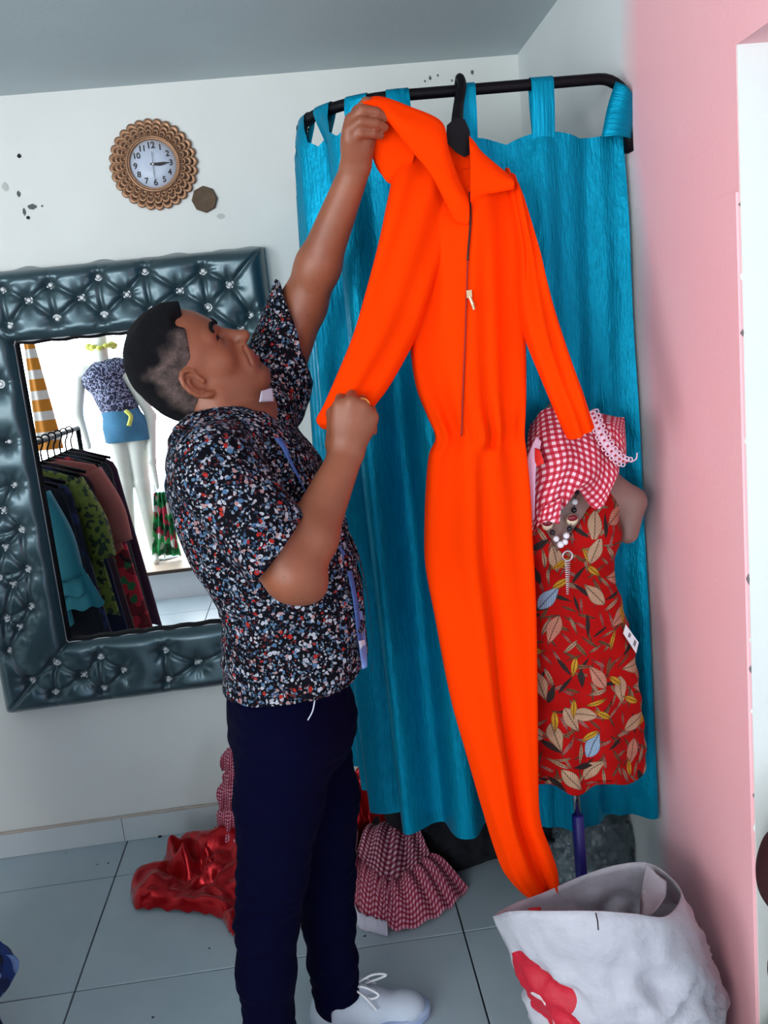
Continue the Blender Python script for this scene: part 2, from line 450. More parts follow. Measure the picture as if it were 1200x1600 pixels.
# marks, nail holes and scuffs on the back wall
M_MARK = plain('grey_scuff', (96, 104, 104), .95, var=.3, scale=120)
wb_ = bpy.data.objects['wall_back']
def blot(px, py, r, mat, name='scuff', sx=1., sz=1., seed=0):
    c = P(px, py, 0.0); n = 14; V = [(c[0], -.0016, c[2])]
    for i in range(n):
        a = 2*PI*i/n; rr = r*(.7+.5*abs(noise.noise(Vector((math.cos(a)*1.5+seed, math.sin(a)*1.5, seed)))))
        V.append((c[0]+rr*sx*math.cos(a), -.0012, c[2]+rr*sz*math.sin(a)))
    mk(name, V, [(0, 1+(i+1) % n, 1+i) for i in range(n)], mat, wb_, smooth=False)
blot(30, 244, .0075, M_DARK, 'nail_hole', seed=1); blot(44, 340, .0065, M_DARK, 'nail_hole', seed=2)
blot(50, 323, .012, M_MARK, sx=1.3, sz=.8, seed=3); blot(29, 303, .006, M_MARK, sz=1.8, seed=4); blot(38, 331, .006, M_MARK, sz=2., seed=5)
blot(8, 292, .010, plain('pale_scuff', (196, 200, 196), .95), sz=1.6, seed=6); blot(66, 322, .004, M_MARK, seed=7)
blot(345, 338, .010, plain('pale_scuff_b', (198, 202, 198), .95), sx=1.5, seed=8)
for k, (a, b, c) in enumerate([(672, 122, .006), (684, 118, .004), (738, 113, .007), (706, 126, .004), (664, 127, .004)]): blot(a, b, c, M_MARK, sx=.8, sz=1.2, seed=10+k)
blot(811, 95, .006, M_DARK, sz=2.2, sx=.5, seed=20)
def crumb(px, py, s, k):
    s *= .6
    c = PZ(px, py); n = 7
    v, f = lathe([(s*.8, 0), (s, s*.4), (s*.7, s*.8), (s*.15, s)], n); v = v*np.array([1.2+.3*(k % 2), .8, 1])+c
    mk('crumb', v, f, M_DARK, fl, smooth=False)
for k, (a, b, s) in enumerate([(250, 1308, .010), (169, 1349, .004), (152, 1351, .003), (103, 1333, .0025), (327, 1482, .004), (570, 1463, .005), (239, 1590, .005)]): crumb(a, b, s, k)
# ================================================================== tufted mirror
def vinyl():
    t = NT('tufted_vinyl'); o = t.obj(); nz = t.noise(o, 260., 3.); n1 = t.noise(o, 5., 3.)
    col = t.mix(n1, s2l((58, 80, 88)), s2l((78, 100, 108)))
    t.set(col, .34, .6, **{'Coat Weight': .35, 'Coat Roughness': .15}); t.bump(nz, .10, .002); return t.m
M_VINYL = vinyl()
M_MIRROR = NT('mirror_silver').set((.93, .95, .95, 1), .0, 1.0)
M_CHROME = plain('chrome', (225, 230, 232), .12, 1.0, var=.03)
M_CRYSTAL = plain('crystal', (240, 244, 246), .05, .0, var=.02, **{'Transmission Weight': .35, 'IOR': 1.6})
M_BLACK = plain('black_plastic', (3, 3, 9), .5, var=.2, **{'Specular IOR Level': .2})
yq = -.05
x1 = P(413, 392, yq)[0]; x0 = P(6, 1114, yq)[0]
z1 = .5*(P(413, 392, yq)[2]+P(0, 410, yq)[2]); z0 = .5*(P(10, 1115, yq)[2]+P(345, 1080, yq)[2])
xi0 = .5*(P(30, 532, yq)[0]+P(97, 1003, yq)[0]); zi0 = .5*(P(99, 1006, yq)[2]+P(345, 972, yq)[2]); zi1 = .5*(P(34, 531, yq)[2]+P(195, 521, yq)[2])
xi1 = x1-(xi0-x0)*.95
MIRROR = thing('tufted_mirror', 'large wall mirror in a dark grey button-tufted vinyl frame', 'mirror', ((x0+x1)/2, 0, z0))
btn = [(3, 452), (78, 445), (153, 432), (226, 423), (317, 423), (44, 469), (127, 465), (198, 460), (281, 454), (359, 444), (15, 510), (89, 498), (163, 493), (237, 485), (325, 480), (393, 492),
       (2, 600), (14, 690), (23, 757), (5, 798), (35, 827), (8, 856), (45, 889), (20, 914), (50, 948), (31, 981), (14, 1018), (89, 1034), (49, 1063), (87, 1083), (157, 1025), (131, 1055), (163, 1077), (195, 1047), (258, 1015), (263, 1063), (310, 1035)]
B = [P(a, b, -.055)[[0, 2]] for a, b in btn]
lft = sorted([b for b in B if b[0] < xi0 and zi0 < b[1] < zi1], key=lambda q: q[1])
zz = zi0+.02; k = 0
while zz < zi1-.02:                                            # right-hand side of the frame, hidden by the man, and the outer left column
    B.append(np.array([xi1+(.055 if k % 2 else .12), zz])); zz += .062; k += 1
for k in range(7): B.append(np.array([x0+.06, zi0+.10+k*.13]))
for k in range(4): B.append(np.array([-.33+k*.085, z0+(.06 if k % 2 else .13)]))
keep = []
for b in B:
    if x0+.035 < b[0] < x1-.03 and z0+.035 < b[1] < z1-.03 and all(np.hypot(*(b-q)) > .045 for q in keep): keep.append(b)
B = np.array(keep)
gx = np.concatenate([np.linspace(x0, xi0, 44), np.linspace(xi0, xi1, 100)[1:-1], np.linspace(xi1, x1, 44)])
gz = np.concatenate([np.linspace(z0, zi0, 44), np.linspace(zi0, zi1, 170)[1:-1], np.linspace(zi1, z1, 44)])
GX, GZ = np.meshgrid(gx, gz, indexing='ij')
do = np.minimum(np.minimum(GX-x0, x1-GX), np.minimum(GZ-z0, z1-GZ))
inx = np.maximum(xi0-GX, GX-xi1); inz = np.maximum(zi0-GZ, GZ-zi1)
di = np.where((inx > 0) & (inz > 0), np.hypot(np.maximum(inx, 0), np.maximum(inz, 0)), np.maximum(inx, inz))
prof = lambda d, r: np.sqrt(np.clip(1-(1-np.clip(d/r, 0, 1))**2, 0, 1))
hgt = .082*prof(do, .045)*(.45+.55*prof(di, .035))
dent = np.zeros_like(hgt); r0 = np.full_like(hgt, 9.)
for b in B:
    r = np.hypot(GX-b[0], GZ-b[1]); r0 = np.minimum(r0, r); dent += .017*np.exp(-(r/.016)**2)+.013*np.exp(-(r/.042)**2)
    th = np.arctan2(GZ-b[1], GX-b[0]); dent += .0016*np.exp(-((r-.026)/.016)**2)*(np.sin(7*th+b[0]*50)+.5*np.sin(13*th))
crease = np.zeros_like(hgt)
def seg_d(a, b):
    ab = b-a; t_ = np.clip(((GX-a[0])*ab[0]+(GZ-a[1])*ab[1])/ab.dot(ab), 0, 1)
    return np.hypot(GX-a[0]-ab[0]*t_, GZ-a[1]-ab[1]*t_)
for i in range(len(B)):
    d = np.hypot(*(B-B[i]).T); nb = np.argsort(d)[1:5]
    for j in nb:
        if d[j] < .125 and (i < j or i not in np.argsort(np.hypot(*(B-B[j]).T))[1:5]):
            mid = (B[i]+B[j])/2
            if xi0-.01 < mid[0] < xi1+.01 and zi0-.01 < mid[1] < zi1+.01: continue
            crease = np.maximum(crease, .009*np.exp(-(seg_d(B[i], B[j])/.0055)**2))
for a, b in [((x0, z0), (xi0, zi0)), ((x1, z0), (xi1, zi0)), ((x0, z1), (xi0, zi1)), ((x1, z1), (xi1, zi1))]:
    crease = np.maximum(crease, .010*np.exp(-(seg_d(np.array(a), np.array(b))/.005)**2))
hgt = np.maximum(hgt-np.minimum(dent, .034)-crease*prof(do, .03), .0)
wav = .004*np.sin(GX*31)+.003*np.sin(GX*57+1)
GZ2 = GZ+wav*((GZ > z1-.001)|(GZ < z0+.001))
V = np.stack([GX, -hgt, GZ2], -1).reshape(-1, 3)
n, m = GX.shape
Fq = grid_faces(n, m)
ii, jj = np.divmod(Fq[:, 0], m)
cx, cz = (gx[ii]+gx[np.minimum(ii+1, n-1)])/2, (gz[jj]+gz[np.minimum(jj+1, m-1)])/2
Fq = Fq[~((cx > xi0) & (cx < xi1) & (cz > zi0) & (cz < zi1))]
mk('upholstered_frame', V, Fq, M_VINYL, MIRROR)
mk('mirror_glass', *box((xi0-.004, MIR_Y, zi0-.004), (xi1+.004, -.002, zi1+.004)), M_MIRROR, MIRROR, smooth=False)
loop = lambda e, y: [(xi0-e, y, zi0-e), (xi1+e, y, zi0-e), (xi1+e, y, zi1+e), (xi0-e, y, zi1+e)]
def rounded(e, y):
    q = loop(e, y); out = []
    for i in range(4):
        a, b = np.array(q[i]), np.array(q[(i+1) % 4])
        for s in np.linspace(.01, .99, 24): out.append(a+(b-a)*s+np.array([0, 0, .002*math.sin(s*40)])*(i % 2 == 0))
    return out
mk('black_piping', *tube(rounded(.000, -.038), .0075, 8, closed=True), M_BLACK, MIRROR)
mk('white_stitch', *tube(rounded(.0025, -.0455), .0014, 6, closed=True), plain('stitch', (215, 218, 222), .6), MIRROR)
M_BTN = plain('silver_rim', (226, 230, 232), .25, .25, var=.03)
st = None
for b in B:
    hh = np.interp(0, [0], [0])
    i = int(np.argmin(abs(gx-b[0]))); j = int(np.argmin(abs(gz-b[1]))); y = -hgt[i, j]
    if st is None:
        rim = lathe([(.0125, 0), (.0138, .004), (.0118, .008), (.0092, .007), (.0082, .003), (.001, .003)], 18, 'y')
        st = mk('button', *rim, M_BTN, MIRROR, local=True); st2 = mk('crystal', *lathe([(.0076, .002), (.0065, .007), (.003, .0088), (.0005, .009)], 9, 'y'), M_CRYSTAL, st, local=True, smooth=False); q = st
    else:
        q = dup(st, MIRROR); dup(st2, q, loc=(0, 0, 0))
    q.location = tuple(np.array([b[0], y-.001, b[1]])-offset_of(MIRROR))

# ================================================================== wall clock
M_GOLD = plain('antique_gold', (160, 122, 94), .42, .6, var=.45, scale=90)
M_BROWN = plain('dark_bronze', (62, 40, 26), .5, .5, var=.2)
M_FACE = plain('clock_face', (196, 208, 226), .35, var=.03)
M_INK = plain('black_ink', (14, 16, 26), .5)
cc = P(239, 256, -.02); RC = abs(P(309, 256, -.02)[0]-cc[0])
CLOCK = thing('wall_clock', 'round wall clock with a gold scalloped petal rim, hands at quarter past three', 'clock', (cc[0], 0, cc[2]))
mk('backing', *lathe([(RC*.9, .001), (RC*.9, .006), (RC*.5, .008)], 48, 'y'), M_BROWN, CLOCK, local=True)
def tongue(r_in, r_out, wid, y):
    """rounded petal tongue pointing along +x: raised rim and a sunk middle"""
    pts = [(r_in, -wid*.72)]
    for k in range(9):
        a = -PI/2+PI*k/8; pts.append((r_out-wid+wid*math.cos(a), wid*math.sin(a)))
    pts.append((r_in, wid*.72)); pts = np.array(pts); c = np.array([r_in+(r_out-r_in)*.35, 0])
    rings = [(1., 0.), (1., .7), (.86, 1.), (.66, .9), (.56, .35)]
    V = []
    for s, h in rings:
        q = c+(pts-c)*np.array([s if s < 1 else 1, s]); V += [(a, -y-.006*h, b) for a, b in q]
    n_ = len(pts); f = [tuple(q) for q in grid_faces(len(rings), n_, True)]; f.append(tuple(range((len(rings)-1)*n_, len(rings)*n_)))
    return V, f
NP = 28; pet = None
for k in range(NP):
    if pet is None:
        w_ = RC*math.sin(PI/NP)*1.0
        v, f = joinm(tongue(RC*.62, RC*1.0, w_*.98, .004), tongue(RC*.60, RC*.87, w_*.82, .010), tongue(RC*.58, RC*.745, w_*.66, .016))
        pet = mk('petal', v, f, M_GOLD, CLOCK, local=True)
        v, f = joinm(*[(np.array([(r_, -y_, -s_), (r2, -y_, -s_), (r2, -y_, s_), (r_, -y_, s_)]), [(0, 1, 2, 3)]) for r_, r2, s_, y_ in ((RC*.88, RC*.955, w_*.35, .0075), (RC*.76, RC*.835, w_*.3, .0135), (RC*.66, RC*.715, w_*.24, .0195))])
        pi_ = mk('petal_inlay', v, f, M_BROWN, pet, local=True, smooth=False); q = pet
    else:
        q = dup(pet, CLOCK); dup(pi_, q)
    q.rotation_euler = (0, 2*PI*k/NP, 0)
rf = RC*.53
mk('bezel', *lathe([(rf*1.18, .004), (rf*1.18, .020), (rf*1.12, .026), (rf*1.06, .024), (rf*1.05, .020), (rf*1.02, .023), (rf*.99, .021), (rf*.98, .014)], 64, 'y'), M_GOLD, CLOCK, local=True)
face = mk('clock_face', *lathe([(rf, .006), (rf, .0145), (rf*.3, .0146)], 48, 'y'), M_FACE, CLOCK, local=True)
for hN in range(1, 13):
    cu = bpy.data.curves.new('numeral', 'FONT'); cu.body = '6' if hN == 9 else str(hN); cu.size = rf*(.33 if hN != 12 and hN != 6 else .36); cu.align_x = 'CENTER'; cu.align_y = 'CENTER'; cu.extrude = .0003; cu.offset = .0006
    to = bpy.data.objects.new('numeral_text', cu); COL.objects.link(to)
    bpy.context.view_layer.update()
    me = bpy.data.meshes.new_from_object(to.evaluated_get(bpy.context.evaluated_depsgraph_get()))
    bpy.data.objects.remove(to)
    q = bpy.data.objects.new('numeral', me); me.materials.clear(); me.materials.append(M_INK); COL.objects.link(q); q.parent = face
    a = PI/2-2*PI*hN/12; rr = rf*.76
    q.location = (rr*math.cos(a), -.0152, rr*math.sin(a)); q.rotation_euler = (PI/2, PI if hN == 9 else 0, 0)
tick = None
for k in range(60):
    a = 2*PI*k/60
    if tick is None:
        tick = mk('minute_tick', *box((rf*.93, -.0152, -.0003), (rf*.965, -.0146, .0003)), M_INK, face, smooth=False, local=True); q = tick
    else: q = dup(tick, face)
    q.rotation_euler = (0, a, 0)
def hand(name, ang, L, tail, wd, y, mat):
    V = [(-tail, -y, -wd*.7), (L*.55, -y, -wd), (L, -y, 0), (L*.55, -y, wd), (-tail, -y, wd*.7)]
    V2 = [(a, b-.0008, c) for a, b, c in V]
    f = [(0, 1, 2, 3, 4), (9, 8, 7, 6, 5)]+[(i, (i+1) % 5, 5+(i+1) % 5, 5+i) for i in range(5)]
    q = mk(name, V+V2, f, mat, CLOCK, local=True, smooth=False); q.rotation_euler = (0, ang, 0)
hand('hour_hand', math.radians(6), rf*.52, rf*.1, .0044, .0165, M_INK)
hand('minute_hand', math.radians(0), rf*.78, rf*.12, .0034, .018, M_INK)
hand('second_hand', math.radians(92), rf*.8, rf*.5, .0007, .0195, M_INK)
mk('hub', *lathe([(.004, .015), (.004, .021), (.001, .022)], 12, 'y'), M_CHROME, CLOCK, local=True)

# brown octagonal blank cover beside the clock
c8 = P(320, 312, 0); pr = []
t = NT('clay_cover'); o = t.obj(); M_CLAY = t.set(t.mix(t.noise(o, 60., 5.), s2l((66, 54, 44)), s2l((120, 98, 76))), .85); 
pc = mk('wall_box_cover', np.asarray(lathe([(.037, 0), (.038, .006), (.034, .010), (.027, .0085), (.004, .008)], 8, 'y')[0])*np.array([1, 1, 1]), lathe([(.037, 0), (.038, .006), (.034, .010), (.027, .0085), (.004, .008)], 8, 'y')[1], M_CLAY, smooth=False, local=True)
pc.location = (c8[0], 0, c8[2]); tag(pc, 'small brown octagonal cover plate on the white wall below the gold clock', 'cover plate')

# ================================================================== curtain rail and curtains
ZR = P(760, 138, -.855)[2]; YR = -.855
XLR = P(474, 225, -.60)[0]; RB = .20
pth = [(XLR, 0, ZR), (XLR, -.2, ZR), (XLR, -.4, ZR), (XLR, YR+RB, ZR)]
for k in range(1, 13):
    a = PI/2*k/12; pth.append((XLR+RB-RB*math.cos(a), YR+RB-RB*math.sin(a), ZR))
xe = P(950, 130, YR)[0]; rend = .05
pth += [(.4, YR, ZR), (xe-rend*.4, YR, ZR)]
RAILPATH = np.array(pth)
xend = P(984, 200, YR)[0]; rv = xend-(xe-rend*.4)
endp = []
for k in range(1, 9):
    a = PI/2*k/8; endp.append((xend-rv+rv*math.sin(a), YR, ZR-rv*(1-math.cos(a))))
zl = P(986, 238, YR)[2]
RAIL = thing('curtain_rail', 'black bent metal curtain rail around the corner fitting cubicle', 'curtain rail', (XLR, 0, ZR))
mk('rail_tube', *tube(np.vstack([RAILPATH, endp, [(xend, YR, zl+.07)]]), .0115, 12), M_BLACK, RAIL)
mk('end_sleeve', *tube([(xend, YR, zl+.075), (xend, YR, zl+.07), (xend+.001, YR, zl)], [.012, .0155, .0155], 12), M_BLACK, RAIL)
mk('wall_flange', *lathe([(.017, 0), (.017, .005), (.013, .012)], 20, 'y', (XLR, 0, ZR)), M_BLACK, RAIL)
v, f = tube([(xend, YR, zl+.02), (XR-.001, YR+.002, zl+.02)], [.008, .012], 10)
mk('wall_bracket', v, f, M_BLACK, RAIL)
# arc-length table of the rail
seg = np.linalg.norm(np.diff(RAILPATH, axis=0), axis=1); SL = np.concatenate([[0], np.cumsum(seg)])
def rail(s):
    s = np.asarray(s); q = np.stack([np.interp(s, SL, RAILPATH[:, i]) for i in range(3)], -1)
    e = .01; a = np.stack([np.interp(s+e, SL, RAILPATH[:, i]) for i in range(2)], -1); b = np.stack([np.interp(s-e, SL, RAILPATH[:, i]) for i in range(2)], -1)
    tt = a-b; tt /= np.linalg.norm(tt, axis=-1)[..., None]+1e-9
    return q, tt
RAILPATH = np.vstack([RAILPATH, [(XR-.012, YR+.004, ZR)]]); SL = np.append(SL, SL[-1]+XR-.012-RAILPATH[-2, 0])
def s_of_x(x): return np.interp(x, RAILPATH[3:, 0], SL[3:])
t = NT('teal_satin'); uvc = t.uv()
slub = t.noise(t.map(uvc, (55., 5., 1.)), 4., 4., .6); cr = t.noise(t.map(uvc, (9., 3.5, 1.)), 3., 4., .6)
col = t.mix(slub, s2l((0, 118, 154)), s2l((0, 158, 192)))
t.set(col, t.math('ADD', .34, t.math('MULTIPLY', slub, .15)), .55, **{'Specular IOR Level': .12})
t.bump(t.math('ADD', t.math('MULTIPLY', slub, .35), cr), .55, .012)
M_SATIN = t.m
def curtain(name, label, s0, s1, zt, zb, foldf, tabs, ns=220, nz=90):
    s = np.linspace(s0, s1, ns); q, tt = rail(s); nrm = np.stack([tt[:, 1], -tt[:, 0]], -1)      # outwards (towards the camera side)
    cxy = q[ns//2]; root = thing(name, label, 'curtain', (cxy[0], cxy[1], zb), 'teal satin curtains of the cubicle')
    tz = np.linspace(0, 1, nz); V = []
    sag = np.zeros(ns)
    if len(tabs) > 1:
        ts = np.array([(a+b)/2 for a, b in tabs]); d = np.min(abs(s[:, None]-ts[None]), 1); gap = np.median(np.diff(np.sort(ts)))/2
        sag = .018*np.clip(d/gap, 0, 1)**2
    for k in tz:
        f_ = foldf(s, k)
        z = zt-sag*(1-k)**6-(zt-zb)*k
        wv = .004*np.sin(s*40+k*6)*k
        V.append(np.stack([q[:, 0]+nrm[:, 0]*f_, q[:, 1]+nrm[:, 1]*f_, z+wv*0], -1))
    V = np.array(V); uv = np.stack(np.broadcast_arrays(s[None, :], ((1-tz)*(zt-zb))[:, None]), -1).reshape(-1, 2)
    mk('panel', V.reshape(-1, 3), grid_faces(nz, ns), M_SATIN, root, uv=uv)
    hem = V[0].copy(); hem[:, 2] -= .012
    for a, b in tabs:
        sa = np.linspace(a, b, 6); qq, t2 = rail(sa); n2 = np.stack([t2[:, 1], -t2[:, 0]], -1); ff = foldf(sa, 0.0); Vt = []
        rr = .0135; steps = [(ff, -(ZR-zt)-.015), (ff*.4+rr*.9, -(ZR-zt)*.45)] + [(np.full(6, rr*math.cos(a_)), rr*math.sin(a_)) for a_ in np.linspace(0, PI, 9)] + [(ff*.4-rr*.9, -(ZR-zt)*.45), (ff-.003, -(ZR-zt)-.015)]
        for off, dz in steps: Vt.append(np.stack([qq[:, 0]+n2[:, 0]*off, qq[:, 1]+n2[:, 1]*off, qq[:, 2]+dz], -1))
        Vt = np.array(Vt); uvt = np.stack(np.broadcast_arrays(sa[None, :], np.linspace(0, .2, len(steps))[:, None]), -1).reshape(-1, 2)
        mk('tab', Vt.reshape(-1, 3), grid_faces(len(steps), 6), M_SATIN, root, uv=uvt)
    return root
def fold_left(s, k):
    ph = s*2*PI/.135 + .6*np.sin(s*9) + .25*k
    A = .016+.026*np.clip(k*2.2, 0, 1)
    return .006 + A*np.sin(ph)+.004*np.sin(s*2*PI/.05+k*2+1)*(.4+.6*k)+.02*k*np.sin(s*5+1)
def fold_right(s, k):
    ph = (s-.2)*2*PI/.20
    return -.006+(.006+.018*k)*np.sin(ph+.4*k)+.007*np.sin((s*2*PI/.062)+k*3)*(.35+.65*k)+.004*np.sin(k*22+s*30)*(1-k)
sx = lambda px: s_of_x(P(px, 138, YR)[0])
ztl = P(500, 236, -.64)[2]; ztr = P(850, 205, YR)[2]; zbt = P(700, 1303, YR)[2]
sB0, sB1 = SL[3], SL[15]
tabs_l = [(a, a+.045) for a in np.linspace(sB0-.30, sB1-.03, 8)]+[(sx(604), sx(637))]
curtain('curtain', 'teal satin tab-top curtain bunched round the rail bend, behind the raised arm', .012, sx(690), ztl+.005, zbt, fold_left, tabs_l)
tabs_r = [(sx(718), sx(741)), (sx(828), sx(863))]
curtain('curtain', 'teal satin tab-top curtain hanging flat between the orange jumpsuit and right wall', sx(684), s_of_x(P(990, 500, YR)[0]), ztr, zbt-.03, fold_right, tabs_r, 160)
CURT_R = [o for o in bpy.data.objects if o.name.startswith('curtain') and 'hanging flat' in str(o.get('label'))][0]
# ================================================================== orange jumpsuit on its hanger
t = NT('neon_orange_cloth'); uvc = t.obj(); nz = t.noise(uvc, 220., 3.)
t.set(t.mix(nz, (1.0, .040, .0, 1), (1.0, .052, .0, 1)), .85, **{'Specular IOR Level': .04}); t.bump(nz, .08, .002)
M_NEON = t.m
M_ZIP = plain('zip_tape', (150, 20, 4), .6)
M_ZIPM = plain('zip_metal', (205, 190, 150), .3, .9)
YJ = -.985; YB = -1.045
def loft(rows, fold=None, nu=40, thick_pow=.5):
    """rows: (left px, right px, y px | (yl,yr), Y, half thickness) -> closed tube traced at its own depth"""
    out = []; uv = []
    for i, (l, r, y, Y, t_) in enumerate(rows):
        yl, yr = (y, y) if np.isscalar(y) else y
        a, b = P(l, yl, Y), P(r, yr, Y)
        th = np.linspace(0, 2*PI, nu, endpoint=False)
        u = -np.cos(th); c = (a[None]+b[None])/2+(b-a)[None]/2*u[:, None]
        sd = np.sign(np.sin(th))*np.abs(np.sin(th))**thick_pow
        dy = -t_*sd
        if fold is not None: dy = dy - fold(u, i/(len(rows)-1), sd)
        c[:, 1] = Y+dy; out.append(c)
        uv.append(np.stack([u*np.linalg.norm(b-a)/2, np.full(nu, (a[2]+b[2])/2)], 1))
    return np.array(out), np.concatenate(uv)
def resample(rows, n):
    R = np.array([[l, r, (y if np.isscalar(y) else y[0]), (y if np.isscalar(y) else y[1]), Y, t_] for l, r, y, Y, t_ in rows])
    Q = smoothpath(R, n); return [(q[0], q[1], (q[2], q[3]), q[4], q[5]) for q in Q]
def loft_mesh(name, rows, n, mat, parent, fold=None, nu=48, cap=(True, True), tp=.5):
    pts, uv = loft(resample(rows, n), fold, nu, tp); n_, m_ = pts.shape[:2]
    f = [tuple(q) for q in grid_faces(n_, m_, True, flip=True)]
    if cap[0]: f.append(tuple(range(m_)))
    if cap[1]: f.append(tuple(range(n_*m_-1, (n_-1)*m_-1, -1)))
    return mk(name, pts.reshape(-1, 3), f, mat, parent, uv=uv), pts
base = P(760, 1395, YJ)
SUIT = thing('jumpsuit', 'neon orange zip-front jumpsuit on a hanger, held out by the man', 'jumpsuit', tuple(base))
body = [(648, 800, (262, 275), YJ--0.0200, .026), (640, 812, (282, 296), YJ--0.0200, .040), (640, 815, 350, YJ-0.0092, .045), (638, 817, 430, YJ-0.0239, .047), (640, 819, 520, YJ-0.0405, .046), (650, 820, 600, YJ-0.0553, .043), (668, 819, 650, YJ-0.0645, .038), (681, 818, 684, YJ-0.0700, .034), (671, 821, 712, YJ-0.0703, .040), (666, 826, 770, YJ-0.0720, .048), (664, 829, 840, YJ-0.0740, .050), (666, 832, 890, YJ-0.0754, .050), (680, 835, 965, YJ-0.0776, .048), (704, 837, 1090, YJ-0.0811, .044), (729, 838, 1180, YJ-0.0837, .040), (755, 841, 1270, YJ-0.0863, .036), (772, 858, (1325, 1322), YJ-0.0878, .032), (787, 868, (1362, 1352), YJ-0.0888, .030), (812, 871, (1392, 1374), YJ-0.0895, .024), (832, 873, (1408, 1388), YJ-0.0899, .016)]
def fold_body(u, v, sd):
    g = np.clip(sd, -.3, 1)
    f_ = .013*np.sin(4.6*u+3*v+.6)+.006*np.sin(9.5*u-5*v)+.006*np.sin(v*40+u*4)*np.exp(-((v-.36)/.05)**2)
    f_ = f_-.034*np.exp(-((u-.02-.35*(v-.5))/.11)**2)*(v > .38)*np.clip((v-.38)*6, 0, 1)*np.clip((.95-v)*6, 0, 1) - .026*np.exp(-((u-.22)/.10)**2)*(v < .40)*np.clip((v-.06)*8, 0, 1) + .010*np.sin(u*17+2)*np.exp(-((v-.34)/.06)**2)
    return f_*g
torso, _ = loft_mesh('bodice_and_legs', body, 120, M_NEON, SUIT, fold_body, 64)
# waist seam and knee seam: fine raised welts that follow the front
def welt(l, r, yl, yr, Y, tk, name):
    pts = []
    for u in np.linspace(-.92, .92, 24):
        a = P(l+(r-l)*(u+1)/2, yl+(yr-yl)*(u+1)/2, Y); a[1] = Y-tk*math.sqrt(max(0, 1-u*u))**.5-.006; pts.append(a)
    mk(name, *tube(pts, .0022, 6), M_NEON, SUIT)
# sleeves
def fold_sl(u, v, sd): return (.006*np.sin(7*u+5*v)+.005*np.sin(v*16+2*u))*np.clip(sd, -.3, 1)
sl = [(640, 712, (232, 262), YJ+.01, .020), (618, 706, (262, 330), YJ, .040), (606, 690, (312, 400), YJ-.02, .048), (594, 672, (370, 455), YJ-.04, .048), (576, 652, (440, 520), YJ-.06, .045), (553, 630, (520, 565), YJ-.09, .042),
      (528, 606, (582, 606), YJ-.12, .038), (506, 588, (632, 630), YJ-.135, .032), (494, 572, (656, 652), YJ-.14, .026), (503, 560, (670, 668), YJ-.14, .018)]
loft_mesh('sleeve', sl, 50, M_NEON, SUIT, fold_sl, 40)
sr = [(790, 806, (262, 285), YJ+.01, .018), (796, 818, (330, 318), YJ-.01, .034), (808, 836, (400, 382), YJ-.04, .038), (811, 848, (470, 430), YJ-.07, .038), (822, 866, (525, 490), YJ-.10, .036), (846, 892, (588, 570), YJ-.13, .034), (868, 911, (642, 620), YJ-.15, .032), (888, 927, (686, 667), YJ-.16, .030)]
o_, pts = loft_mesh('sleeve', sr, 44, M_NEON, SUIT, fold_sl, 36, (True, False))
inn = pts[-6:].copy(); cen = inn.mean(1, keepdims=True); inn = cen+(inn-cen)*.93
mk('cuff_lining', inn.reshape(-1, 3), [tuple(q) for q in grid_faces(6, pts.shape[1], True)], M_NEON, SUIT)
# open stand collar: the left half is pulled up by the man's hand, the right half stands at the neck
def ribbon(name, A, Bp, mat, parent, n=40, m=10, bow=0.0, th=.0025, uvs=True, amp=0.):
    """sheet between two 3-D polylines with thickness"""
    a, b = smoothpath(A, n), smoothpath(Bp, n); V = []
    for k in np.linspace(0, 1, m):
        q = a+(b-a)*k; q[:, 1] -= bow*math.sin(PI*k)
        if amp: q[:, 1] -= amp*np.sin(np.linspace(0, 14, n)+k*5)*math.sin(PI*k)
        V.append(q)
    V = np.array(V); W = V.copy(); W[:, :, 1] += th
    n1 = m*n; f = [tuple(q) for q in grid_faces(m, n, flip=True)]+[tuple(q) for q in grid_faces(m, n, base=n1)]
    bd = [j for j in range(n)]+[i*n+n-1 for i in range(1, m)]+[(m-1)*n+j for j in range(n-2, -1, -1)]+[i*n for i in range(m-2, 0, -1)]
    for i in range(len(bd)): p0, p1 = bd[i], bd[(i+1) % len(bd)]; f.append((p0, p1, p1+n1, p0+n1))
    L_ = np.linalg.norm(np.diff(a, axis=0), axis=1).sum(); Wd = np.linalg.norm(a-b, axis=1).mean()
    uv = np.concatenate([np.stack(np.broadcast_arrays(np.linspace(0, L_, n)[None, :], np.linspace(0, Wd, m)[:, None]), -1).reshape(-1, 2)]*2)
    return mk(name, np.concatenate([V.reshape(-1, 3), W.reshape(-1, 3)]), f, mat, parent, uv=uv)
pp = lambda L, Y: [P(a, b, Y if len(q) == 0 else q[0]) for a, b, *q in L]
# lapel: outer band from the pulled-up corner down to the zip
ribbon('lapel', pp([(562, 158), (592, 150), (640, 166), (690, 190), (701, 232), (716, 275), (731, 308)], YJ-.055), pp([(572, 172), (602, 186), (640, 232), (672, 270), (694, 312), (712, 345), (733, 352)], YJ-.062), M_NEON, SUIT, bow=.014, amp=.004)
# inner back yoke seen under the lifted lapel
ribbon('back_yoke', pp([(585, 180), (620, 176), (660, 195), (700, 215), (735, 216)], YJ+.0), pp([(578, 236), (596, 272), (632, 282), (690, 330), (733, 330)], YJ+.012), M_NEON, SUIT, bow=.01)
ribbon('back_yoke', pp([(585, 196), (610, 190), (650, 235)], YJ-.035), pp([(580, 240), (608, 286), (640, 268)], YJ-.02), M_NEON, SUIT, bow=.006)
ribbon('collar', pp([(733, 212), (742, 222), (752, 236), (775, 256), (800, 276)], YJ-.035), pp([(734, 330), (745, 318), (758, 305), (780, 300), (803, 296)], YJ-.052), M_NEON, SUIT, bow=.012)
